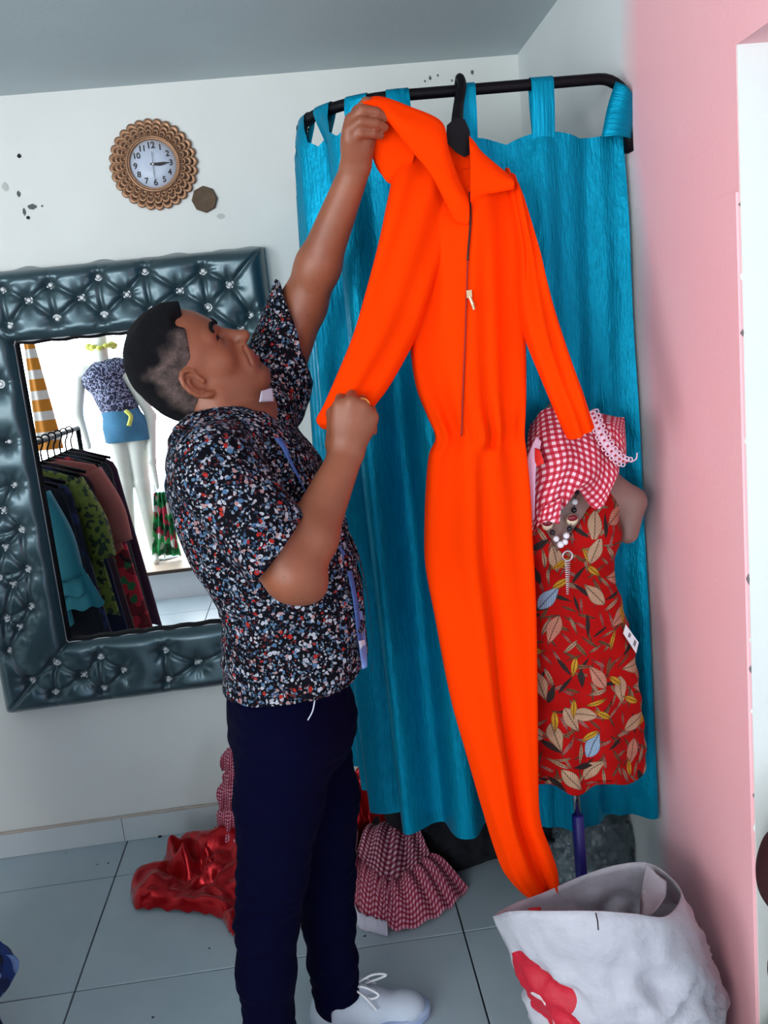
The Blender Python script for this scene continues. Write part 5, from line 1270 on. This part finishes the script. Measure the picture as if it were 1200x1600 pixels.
# ================================================================== white printed sack
t = NT('woven_sack'); o = t.obj(); u = t.sep(t.uv())
nz = t.noise(o, 16., 4.); wv_ = t.noise(t.map(o, (600, 600, 600)), 1., 2.)
col = t.mix(nz, s2l((168, 168, 178)), s2l((196, 196, 204)))
def disc(cx, cy, rx_, ry_, soft=.0):
    a = t.math('DIVIDE', t.math('SUBTRACT', u[0], cx-.05), rx_); b = t.math('DIVIDE', t.math('SUBTRACT', u[1], cy), ry_)
    return t.math('LESS_THAN', t.math('ADD', t.math('ADD', t.math('MULTIPLY', a, a), t.math('MULTIPLY', b, b)), t.math('MULTIPLY', t.math('SUBTRACT', nz, .5), .5)), 1.)
blobm = None
for c_ in ((.095, .20, .040, .06), (.135, .30, .062, .085), (.145, .40, .055, .09), (.165, .50, .05, .07), (.15, .62, .06, .07), (.11, .26, .05, .06)):
    d_ = disc(*c_); blobm = d_ if blobm is None else t.math('MAXIMUM', blobm, d_)
col = t.mix(blobm, col, t.mix(nz, s2l((176, 10, 34)), s2l((206, 22, 52))))
for c_ in ((.128, .325, .020, .026), (.150, .455, .022, .034)): col = t.mix(disc(*c_), col, s2l((228, 214, 216)))
t.set(col, .55); t.bump(t.math('ADD', t.math('MULTIPLY', nz, 1.), t.math('MULTIPLY', wv_, .08)), .5, .02); M_SACK = t.m
rim = [(770, 1432, -1.24), (800, 1424, -1.29), (860, 1424, -1.34), (930, 1424, -1.37), (990, 1428, -1.37), (1042, 1432, -1.35), (1066, 1400, -1.25), (1050, 1372, -1.17), (1012, 1348, -1.12), (960, 1352, -1.10), (905, 1370, -1.09), (850, 1394, -1.11), (812, 1408, -1.15), (784, 1422, -1.19)]
R3 = np.array([P(a, b, Y) for a, b, Y in rim]); nR = 112
RL = smoothpath(np.vstack([R3, R3[:1]]), nR+1)[:-1]
SK = thing('woven_sack', 'crumpled white woven plastic sack with a red printed flower, open at the top', 'sack', (.53, -1.24, 0))
cB = np.array([.535, -1.235]); nl = 46; V = []; uv = []
angs = np.arctan2(RL[:, 1]-RL[:, 1].mean(), RL[:, 0]-RL[:, 0].mean()); per = np.concatenate([[0], np.cumsum(np.linalg.norm(np.diff(RL[:, :2], axis=0), axis=1))])
for i, k in enumerate(np.linspace(0, 1, nl)):
    bt = np.stack([cB[0]+.150*np.cos(angs), cB[1]+.125*np.sin(angs), np.zeros(nR)], 1)
    kk = k**.85; q = RL*(1-kk)+bt*kk
    bul = math.sin(PI*min(1, k*1.05))**.8*(k > 0); out = np.stack([np.cos(angs), np.sin(angs), 0*angs], 1)
    amt = .012+.018*np.clip(np.cos(angs-.25), 0, 1)**1.2+.02*np.clip(-np.sin(angs), 0, 1)
    q = q+out*(amt*bul)[:, None]; q[:, 0] = np.minimum(q[:, 0], XR-.012)
    for j in range(nR):
        nn = noise.noise(Vector((q[j, 0]*17, q[j, 1]*17, q[j, 2]*17))); n2 = noise.noise(Vector((q[j, 0]*7, q[j, 1]*7+4, q[j, 2]*7)))
        q[j] += out[j]*((.32-abs(nn))*.042+n2*.014)*min(1, k*4)
    V.append(q); uv.append(np.stack([per, np.full(nR, k)], 1))
V = np.array(V); V[-1, :, 2] = .001; V[:, :, 0] = np.minimum(V[:, :, 0], XR-.006)
inn = V[:26].copy(); cen = inn.mean(1, keepdims=True); inn = cen+(inn-cen)*np.array([.985, .985, 1.]); inn[:, :, 2] = inn[:, :, 2]
n1 = nl*nR; f = [tuple(q) for q in grid_faces(nl, nR, True)]+[tuple(q) for q in grid_faces(26, nR, True, base=n1, flip=True)]
f += [(j, n1+j, n1+(j+1) % nR, (j+1) % nR) for j in range(nR)]+[tuple(range((nl-1)*nR, nl*nR))]
uvf = np.concatenate(uv+[np.stack([per+1.5, np.full(nR, 2.)], 1) for _ in range(26)])
mk('sack_body', np.concatenate([V.reshape(-1, 3), inn.reshape(-1, 3)]), f, M_SACK, SK, uv=uvf)
cw = V[24].mean(0); Vc = [tuple(cw+np.array([0, 0, .0]))]+[tuple(q) for q in inn[24]]
mk('crumpled_filling', Vc, [(0, 1+(j+1) % nR, 1+j) for j in range(nR)][::1], M_SACK, SK, smooth=False)
ribbon('corner_flap', pp([(1010, 1350, -1.14), (1004, 1385, -1.16), (1000, 1428, -1.20)], 0), pp([(1042, 1378, -1.19), (1040, 1400, -1.22), (1026, 1422, -1.26)], 0), M_SACK, SK, n=14, m=6, bow=.01)
ribbon('red_label', pp([(826, 1420, -1.19), (828, 1431, -1.20)], 0), pp([(845, 1418, -1.19), (846, 1430, -1.20)], 0), plain('red_print', (186, 16, 34), .6), SK, n=6, m=3)
mk('seam_slit', *tube([P(931, 1427, -1.375), P(934, 1440, -1.392), P(935, 1453, -1.405)], .0014, 5), M_INK, SK)

# ================================================================== bag and straps in the dark of the cubicle
t = NT('clear_plastic'); o = t.obj(); nz = t.noise(o, 18., 4.)
t.set(s2l((120, 140, 150)), .22, **{'Transmission Weight': .45, 'Alpha': .75}); t.bump(nz, .8, .03); M_PLAST = t.m
cb = PZ(925, 1385); PB = thing('plastic_bag', 'knotted translucent plastic bag behind the dress form pole', 'bag', (cb[0], cb[1], 0))
pf = Field(cb-np.array([.2, .2, .02]), cb+np.array([.2, .2, .4]), .006)
pf.ell(cb+np.array([0, 0, .10]), (.125, .09, .10), None, .02); pf.ell(cb+np.array([.02, -.02, .17]), (.09, .07, .075), None, .04); pf.cap(cb+np.array([-.02, 0, .2]), cb+np.array([-.04, 0, .28]), .035, .014, .03)
V, Fq = pf.mesh(1); nz = fbm(V, 16, 3, 2.); d_ = V-(cb+np.array([0, 0, .12])); d_ /= np.linalg.norm(d_, axis=1)[:, None]; V = V+d_*((.3-abs(nz))*.03)[:, None]; V[:, 2] = np.maximum(V[:, 2], .001)
mk('bag_skin', V, Fq, M_PLAST, PB)
V2 = cb+(V-cb)*.72+np.array([0, 0, .006]); mk('bag_contents', V2, Fq, plain('grey_cloth', (120, 126, 132), .8, var=.3, scale=12), PB)
ST = thing('shoulder_bag', 'small black bag with looped straps in the shadow below the jumpsuit legs', 'bag', tuple(PZ(858, 1375)))
sb = PZ(850, 1385); sf = Field(sb-np.array([.1, .1, .01]), sb+np.array([.12, .1, .2]), .005); sf.ell(sb+np.array([0, 0, .05]), (.07, .045, .055), None, .01); sf.cap(sb+np.array([-.03, 0, .03]), sb+np.array([.04, 0, .03]), .035, None, .02); sf.cut(sb+np.array([0, 0, .001]), (0, 0, -1))
mk('pouch', *sf.mesh(1), M_BLACK, ST)
for k, (dx_, h_) in enumerate(((.0, .17), (.035, .12))):
    mk('strap', *tube(smoothpath([sb+np.array([-.05+dx_, -.01, .06]), sb+np.array([-.03+dx_, -.02, h_]), sb+np.array([.03+dx_, -.02, h_*.85]), sb+np.array([.06+dx_, -.03, .03])], 24), .005, 6), M_BLACK, ST)
# ================================================================== the rest of the shop, seen in the mirror
PLAT_Y = -3.06; PZT = .20
DP = thing('display_platform', 'low white display platform with a wooden edge in front of the shop window', 'platform', (-1.3, -3.7, 0))
M_WHITEB = plain('white_board', (232, 236, 240), .45, var=.04)
mk('riser', *box((-2.5, -4.4, 0), (-.05, PLAT_Y-.02, PZT-.025)), M_WHITEB, DP, smooth=False)
mk('top_board', *box((-2.5, -4.4, PZT-.025), (-.05, PLAT_Y, PZT)), plain('pale_wood', (196, 178, 158), .5, var=.15, scale=14), DP, smooth=False)
mk('edge_strip', *box((-2.5, PLAT_Y, PZT-.022), (-.05, PLAT_Y+.006, PZT-.003)), plain('dark_wood_edge', (70, 52, 44), .5), DP, smooth=False)
# shop-window mannequin with a navy top and denim shorts
M_MANW = plain('white_mannequin', (214, 218, 210), .4, var=.04)
mv = lambda px, py, Y: PV(px, py, Y)
Yw = 3.35
ft = mv(244, 868, Yw); fx_ = ft[0]
WM = thing('window_mannequin', 'white full-length mannequin in a navy top and denim shorts, seen in the mirror', 'mannequin', (ft[0]-.05, ft[1], PZT))
hipc = mv(190, 655, Yw); shl = mv(160, 578, Yw); nk = mv(158, 540, Yw)
W_F = Field((hipc[0]-.36, hipc[1]-.22, PZT), (hipc[0]+.40, hipc[1]+.24, 1.78), .006)
cst = (shl+hipc)/2
W_F.cap(shl+np.array([0, 0, -.06]), cst, .10, .085, .04, flat=((0, 1, 0), .75)); W_F.cap(cst, hipc, .085, .12, .04, flat=((0, 1, 0), .85)); W_F.cap(shl+np.array([-.11, 0, .0]), shl+np.array([.11, 0, -.03]), .05, .05, .03)
W_F.cap(shl, nk+np.array([0, 0, .05]), .05, .042, .02)
for s, kpx, apx in ((-1, (196, 755), (205, 855)), (1, (222, 755), (240, 855))):
    h0 = hipc+np.array([.065*s+.02, 0, -.05]); k0 = mv(*kpx, Yw); a0 = mv(*apx, Yw+.02*s); k0[2] = np.clip(k0[2], .62, .8); a0[2] = PZT+.08
    W_F.cap(h0, k0, .078, .048, .02); W_F.cap(k0, a0, .050, .028, .02); W_F.cap(a0+np.array([0, 0, -.03]), a0+np.array([.03*s, .15, -.06]), .028, .022, .02)
a1 = shl+np.array([.15, 0, -.03]); a2 = mv(236, 650, Yw); a3 = mv(238, 720, Yw-.06); a4 = mv(246, 762, Yw-.08)
W_F.cap(a1, a2, .042, .034, .02); W_F.cap(a2, a3, .034, .024, .02); W_F.cap(a3, a4, .024, .012, .02, flat=((0, 1, 0), .6))
b1 = shl+np.array([-.15, 0, -.01]); b2 = b1+np.array([-.05, .02, -.26]); b3 = b2+np.array([.05, .06, -.22]); W_F.cap(b1, b2, .042, .034, .02); W_F.cap(b2, b3, .034, .02, .02)
mk('figure', *W_F.mesh(1), M_MANW, WM)
t = NT('navy_leaf_print'); o = t.obj(); v_ = t.vor(o, 26.); nz = t.noise(o, 40., 4.)
lf_ = t.math('LESS_THAN', t.math('ABSOLUTE', t.math('SUBTRACT', nz, .5)), .022)
t.set(t.mix(lf_, s2l((14, 18, 52)), s2l((170, 178, 214))), .75); M_NAVY = t.m
T_ = Field((hipc[0]-.34, hipc[1]-.24, hipc[2]-.1), (hipc[0]+.36, hipc[1]+.24, 1.72), .006)
T_.cap(shl+np.array([.0, 0, -.05]), cst, .118, .11, .04, flat=((0, 1, 0), .85)); T_.cap(cst, hipc+np.array([0, 0, .06]), .11, .125, .04, flat=((0, 1, 0), .9)); T_.cap(shl+np.array([-.06, 0, -.06]), shl+np.array([.10, 0, .0]), .085, .075, .03)
T_.cut(shl+np.array([-.08, 0, .02]), nrm3([-.7, 0, .7])); T_.cut(hipc+np.array([0, 0, .05]), (0, 0, -1))
tp = mk('navy_top', *T_.mesh(1), M_NAVY, WM)
S_ = Field((hipc[0]-.22, hipc[1]-.24, hipc[2]-.24), (hipc[0]+.26, hipc[1]+.24, hipc[2]+.14), .006)
S_.cap(hipc+np.array([0, 0, .05]), hipc+np.array([.02, 0, -.05]), .125, .135, .03, flat=((0, 1, 0), .9))
for s in (-1, 1): S_.cap(hipc+np.array([.065*s+.02, 0, -.05]), hipc+np.array([.075*s+.035, 0, -.17]), .088, .088, .02)
S_.cut(hipc+np.array([0, 0, .07]), (0, 0, 1)); S_.cut(hipc+np.array([0, 0, -.15]), (0, 0, -1))
mk('denim_shorts', *S_.mesh(1), plain('light_denim', (54, 112, 148), .8, var=.25, scale=60), WM)
M_YELL = plain('yellow_flowers', (196, 200, 90), .7)
for k in range(12):
    a = 2*PI*k/12; c = nk+np.array([.085*math.cos(a), .06*math.sin(a), -.005+.01*math.sin(3*a)])
    v, f = sph(.024); v = v*np.array([1, 1, .7]); mk('flower', v+c, f, M_YELL, WM)
v, f = tube(smoothpath([hipc+np.array([.06, .13, .06]), hipc+np.array([.09, .14, .02]), hipc+np.array([.07, .15, -.04])], 10), .014, 8); mk('waist_tie', v, f, M_YELL, WM)
# green floral dress spread beside the window mannequin
t = NT('green_floral'); o = t.obj(); v_ = t.vor(o, 22.); r_ = t.sep(v_.outputs['Color'])
t.set(t.ramp(r_[0], [(0, s2l((24, 120, 70))), (.3, s2l((60, 178, 104))), (.5, s2l((14, 60, 40))), (.65, s2l((220, 226, 220))), (.82, s2l((206, 60, 90)))], 'CONSTANT'), .75); M_GRN = t.m
def vsheet(name, rows, mat, parent, nu=30, nv=30, amp=.01, freq=3., seed=0.):
    ctl = np.array([[mv(a, b, Y) for a, b, Y in r] for r in rows]); ctl[:, :, 2] = np.maximum(ctl[:, :, 2], .205 if ctl[:, :, 1].max() < PLAT_Y else .01)
    A = np.array([smoothpath(r, nu) for r in ctl]); G = np.array([smoothpath(A[:, j], nv) for j in range(nu)]).transpose(1, 0, 2)
    ii, jj = np.meshgrid(np.linspace(0, 1, nv), np.linspace(0, 1, nu), indexing='ij'); G[:, :, 1] += amp*np.sin(freq*2*PI*jj+2*ii+seed)
    g2 = G.copy(); g2[:, :, 1] -= .004; n1 = nu*nv
    f = [tuple(q) for q in grid_faces(nv, nu)]+[tuple(q) for q in grid_faces(nv, nu, base=n1, flip=True)]
    return mk(name, np.concatenate([G.reshape(-1, 3), g2.reshape(-1, 3)]), f, mat, parent)
GN = thing('green_floral_dress', 'green floral dress hung beside the white window mannequin, seen in the mirror', 'dress', tuple(mv(258, 868, 3.3)))
vsheet('dress_cloth', [[(240, 770, 3.3), (262, 768, 3.3)], [(240, 810, 3.3), (272, 815, 3.3)], [(238, 868, 3.3), (284, 868, 3.3)]], M_GRN, GN, 30, 30, .02, 4.)
# stand carrying it
bp = mv(256, 868, 3.36); mk('stand_pole', *tube([(bp[0], bp[1]-.03, PZT), (bp[0], bp[1]-.03, .72)], .008, 8), M_CHROME, GN); mk('stand_base', *lathe([(.09, PZT+.001), (.09, PZT+.006), (.01, PZT+.012)], 20, 'z', (bp[0], bp[1]-.03, 0)), M_CHROME, GN)
# clothes rack
XK, ZK = -1.19, 1.245
RK = thing('clothes_rack', 'black metal clothes rack full of garments, seen in the mirror', 'clothes rack', (XK, -1.3, 0))
ya, yb_ = -.72, -2.02
mk('hanging_rail', *tube([(XK, ya, ZK), (XK, yb_, ZK)], .012, 12), M_BLACK, RK)
for y_ in (ya, yb_):
    mk('post', *tube([(XK, y_, .02), (XK, y_, ZK)], .013, 12), M_BLACK, RK); mk('foot', *tube([(XK-.22, y_, .015), (XK+.22, y_, .015)], .013, 12), M_BLACK, RK)
def print_mat(name, base, spots, scale=30.):
    t = NT(name); o = t.obj(); v_ = t.vor(o, scale); r_ = t.sep(v_.outputs['Color']); st = [(0, s2l(base))]+[(.45+.55*i/len(spots), s2l(c)) for i, c in enumerate(spots)]
    t.set(t.ramp(r_[0], st, 'CONSTANT'), .75); return t.m
gar = [('teal_blouse', 'teal blouse with ruffled cuffs at the mirror end of the clothes rack', plain('teal_crepe', (40, 128, 146), .7), .14, .17, .60),
       ('black_dress', 'plain black dress second on the clothes rack, behind the teal blouse', plain('black_knit', (14, 16, 30), .8), .19, .27, .85),
       ('navy_dress', 'navy patterned dress on the clothes rack, third from the mirror', print_mat('navy_pattern', (14, 20, 44), [(30, 44, 90), (20, 26, 56)]), .19, .28, .92),
       ('yellow_green_blouse', 'yellow-green mottled blouse in the middle of the clothes rack', print_mat('yellow_green', (120, 130, 50), [(40, 60, 40), (110, 120, 44)], 60.), .20, .28, .66),
       ('dark_blue_dress', 'long dark blue dress on the rack beside the yellow-green blouse', plain('dark_blue_crepe', (16, 22, 58), .75), .20, .30, 1.0),
       ('burgundy_dress', 'long burgundy dress on the rack next to the dark blue dress', plain('burgundy', (44, 10, 26), .75), .20, .31, 1.0),
       ('salmon_blouse', 'salmon pink frilled blouse on the clothes rack', plain('salmon_crepe', (170, 92, 86), .75), .21, .27, .45),
       ('red_floral_dress', 'red and green floral dress on the rack beyond the salmon blouse', print_mat('red_floral', (120, 16, 34), [(206, 40, 60), (40, 120, 70), (20, 20, 30)], 30.), .21, .32, .9),
       ('slate_dress', 'slate blue dress on the rack, third from the shop-window end', plain('slate_crepe', (34, 44, 66), .8), .2, .29, .9),
       ('charcoal_dress', 'charcoal dress near the shop-window end of the clothes rack', plain('charcoal_knit', (30, 32, 40), .8), .2, .28, .9),
       ('plum_dress', 'plum dress last on the clothes rack towards the shop window', plain('plum_crepe', (54, 20, 50), .8), .2, .3, .95)]
M_HNG = M_BLACK
for k, (nm, lab, mt, w0, w1, L_) in enumerate(gar):
    y_ = -.80-.105*k; zt_ = ZK-.10
    G_ = thing(nm, lab, nm.split('_')[-1], (XK, y_, zt_-L_))
    nu, nv = 40, 26; V = []
    for i in range(nv):
        v_ = i/(nv-1); z = zt_-L_*v_; sh = min(1, v_/.09)
        w = w0*(.28+.72*sh**.8) if v_ < .09 else w0+(w1-w0)*((v_-.09)/.91)**1.1
        th_ = .012+.030*min(1, v_*4); a = np.linspace(0, 2*PI, nu, endpoint=False)
        fx2 = .012*np.sin(a*6+k*2.)*min(1, v_*2)
        V.append(np.stack([XK+(w+fx2*.5)*np.cos(a), y_+(th_*np.sin(a)+fx2*abs(np.sin(a))), np.full(nu, z)+.012*np.cos(a*4+k)*(v_ > .9)], 1))
    f = [tuple(q) for q in grid_faces(nv, nu, True, flip=True)]+[tuple(range(nu))]
    mk('garment_body', np.concatenate(V), f, mt, G_)
    if k in (0, 3, 6):
        for sg in (-1, 1):
            p = [np.array([XK+sg*w0*.85, y_, zt_-.07]), np.array([XK+sg*(w0+.04), y_+.02, zt_-.24]), np.array([XK+sg*(w0+.055), y_+.03, zt_-.40])]
            mk('sleeve', *tube(smoothpath(p, 14), np.linspace(.05, .055, 14), 12), mt, G_)
            if k == 0:
                for q_ in range(3):
                    a = np.linspace(0, 2*PI, 36, endpoint=False); c = p[2]+np.array([sg*.012*q_, 0, .03-.055*q_]); rr = .058+.010*q_
                    top = np.stack([c[0]+rr*.8*np.cos(a), c[1]+rr*.5*np.sin(a), np.full(36, c[2]+.03)], 1); bot = np.stack([c[0]+rr*(1.1+.12*np.sin(a*7))*np.cos(a), c[1]+rr*(.75+.1*np.sin(a*7))*np.sin(a), c[2]-.04+.008*np.sin(a*7+1)], 1)
                    mk('cuff_ruffle', np.concatenate([top, bot]), [tuple(q) for q in grid_faces(2, 36, True, flip=True)], mt, G_)
    hg = thing('clothes_hanger', 'black hanger on the rack holding the %s' % nm.replace('_', ' '), 'hanger', (XK, y_, ZK), 'hangers on the clothes rack')
    hk = [(XK-.014, y_, ZK-.012), (XK-.018, y_, ZK+.004), (XK-.010, y_, ZK+.020), (XK+.008, y_, ZK+.021), (XK+.018, y_, ZK+.006), (XK+.012, y_, ZK-.018), (XK, y_, ZK-.045), (XK, y_, ZK-.095)]
    mk('hook', *tube(smoothpath(hk, 26), .0042, 6), M_HNG, hg)
    mk('shoulder_bar', *joinm(tube([(XK, y_, zt_+.008), (XK-w0*.9, y_, zt_-.055)], .008, 8), tube([(XK, y_, zt_+.008), (XK+w0*.9, y_, zt_-.055)], .008, 8)), M_HNG, hg)
# orange and white striped scarf hanging at the left of the reflection
t = NT('orange_stripe'); o = t.obj(); z = t.sep(o)[2]; t.set(t.mix(t.math('GREATER_THAN', t.math('PINGPONG', z, .06), .034), s2l((206, 130, 30)), s2l((226, 220, 214))), .8)
sc0 = mv(46, 540, 2.6); SCF = thing('striped_scarf', 'orange and white striped scarf hanging on a wall hook, at the mirror\'s left edge', 'scarf', (sc0[0], sc0[1], 1.0))
q = [mv(38, 540, 2.6), mv(56, 545, 2.6)]
rows = []
for v_ in np.linspace(0, 1, 24):
    z = 1.72-.62*v_; a = np.linspace(0, 2*PI, 24, endpoint=False); rr = .03+.045*v_
    rows.append(np.stack([sc0[0]+.0+rr*np.cos(a)+.02*v_, sc0[1]+rr*.45*np.sin(a)*(1+.3*np.sin(a*5)), np.full(24, z)], 1))
mk('scarf_cloth', np.concatenate(rows), [tuple(q) for q in grid_faces(24, 24, True, flip=True)], t.m, SCF)
mk('hang_cord', *tube([(sc0[0], sc0[1], 1.70), (sc0[0], sc0[1], H)], .003, 6), M_INK, SCF)
# blue floral dress bundled on the floor under the rack
M_BFL = print_mat('blue_floral', (16, 34, 84), [(10, 20, 52), (110, 140, 190), (26, 56, 124)], 34.)
e3_ = P(31, 1532, -.92); BF = thing('blue_floral_dress', 'blue floral dress bundled on the floor under the rack, at the left picture edge', 'dress', (e3_[0]-.16, -.92, 0))
qf = Field((e3_[0]-.36, -1.16, 0), (e3_[0]+.03, -.68, .42), .006)
qf.ell((e3_[0]-.14, -.92, e3_[2]+.02), (.135, .12, .055), None, .02); qf.ell((e3_[0]-.19, -.92, e3_[2]+.07), (.13, .14, .07), None, .05); qf.ell((e3_[0]-.20, -.92, .08), (.13, .14, .09), None, .04); qf.cut((0, 0, .002), (0, 0, -1))
V, Fq = qf.mesh(1); nz = fbm(V, 12, 2, 8.); V = V+np.array([.6, -.4, .5])*((.25-abs(nz))*.03)[:, None]; V[:, 2] = np.maximum(V[:, 2], .001)
mk('dress_cloth', V, Fq, M_BFL, BF)
# dark red bundle in the next room, just inside the door edge
bx_ = P(1191, 1400, -1.45); BN = thing('cloth_bundle', 'dark red cloth bundle standing in the doorway, cut by the right picture edge', 'bundle', (bx_[0]+.10, -1.45, 0))
cxx = bx_[0]+.105; cy_ = -1.45; z0_ = bx_[2]
bf = Field((cxx-.14, cy_-.16, 0), (cxx+.16, cy_+.16, z0_+.22), .007)
bf.ell((cxx, cy_, z0_+.02), (.105, .10, .10), None, .02); bf.ell((cxx+.03, cy_, z0_-.19), (.115, .11, .13), None, .04); bf.ell((cxx, cy_, .12), (.125, .12, .13), None, .05); bf.cap((cxx+.02, cy_, 0.1), (cxx+.02, cy_, z0_), .08, .07, .03); bf.cap((cxx+.02, cy_, z0_+.10), (cxx+.03, cy_, z0_+.17), .04, .02, .03); bf.cut((cxx, cy_, .003), (0, 0, -1))
V, Fq = bf.mesh(1); nz = fbm(V, 10, 2, 4.); V = V+(V-np.array([cxx, cy_, z0_*.5]))*np.array([1, 1, 0])*(nz*.06)[:, None]; V[:, 2] = np.maximum(V[:, 2], .001); mk('bundle_cloth', V, Fq, plain('dark_red_cloth', (50, 2, 10), .8, var=.3, scale=14), BN)
mk('knot', *tube([(cxx-.01, cy_, z0_+.12), (cxx+.05, cy_-.01, z0_+.125)], [.032, .026], 10), plain('dark_red_knot', (70, 6, 16), .8), BN)
# added dark heap, puts the cubicle's deep shade into its colour
DKC = thing('dark_shade_pile', 'heap of dark navy cloth added to deepen the shade on the cubicle floor', 'clothes', (.42, -.3, 0))
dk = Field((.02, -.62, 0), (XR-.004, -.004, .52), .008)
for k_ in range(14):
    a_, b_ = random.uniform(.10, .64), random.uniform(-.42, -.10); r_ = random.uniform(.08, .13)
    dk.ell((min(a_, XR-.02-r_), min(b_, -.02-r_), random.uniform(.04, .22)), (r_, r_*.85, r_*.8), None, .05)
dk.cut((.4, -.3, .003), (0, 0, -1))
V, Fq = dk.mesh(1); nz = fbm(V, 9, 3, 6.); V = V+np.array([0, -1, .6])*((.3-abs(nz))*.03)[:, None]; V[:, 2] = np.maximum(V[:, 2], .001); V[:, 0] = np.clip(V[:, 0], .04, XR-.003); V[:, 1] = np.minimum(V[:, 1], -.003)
mk('shade_heap', V, Fq, plain('shade_navy_cloth', (6, 8, 20), .9, var=.4, scale=9), DKC)
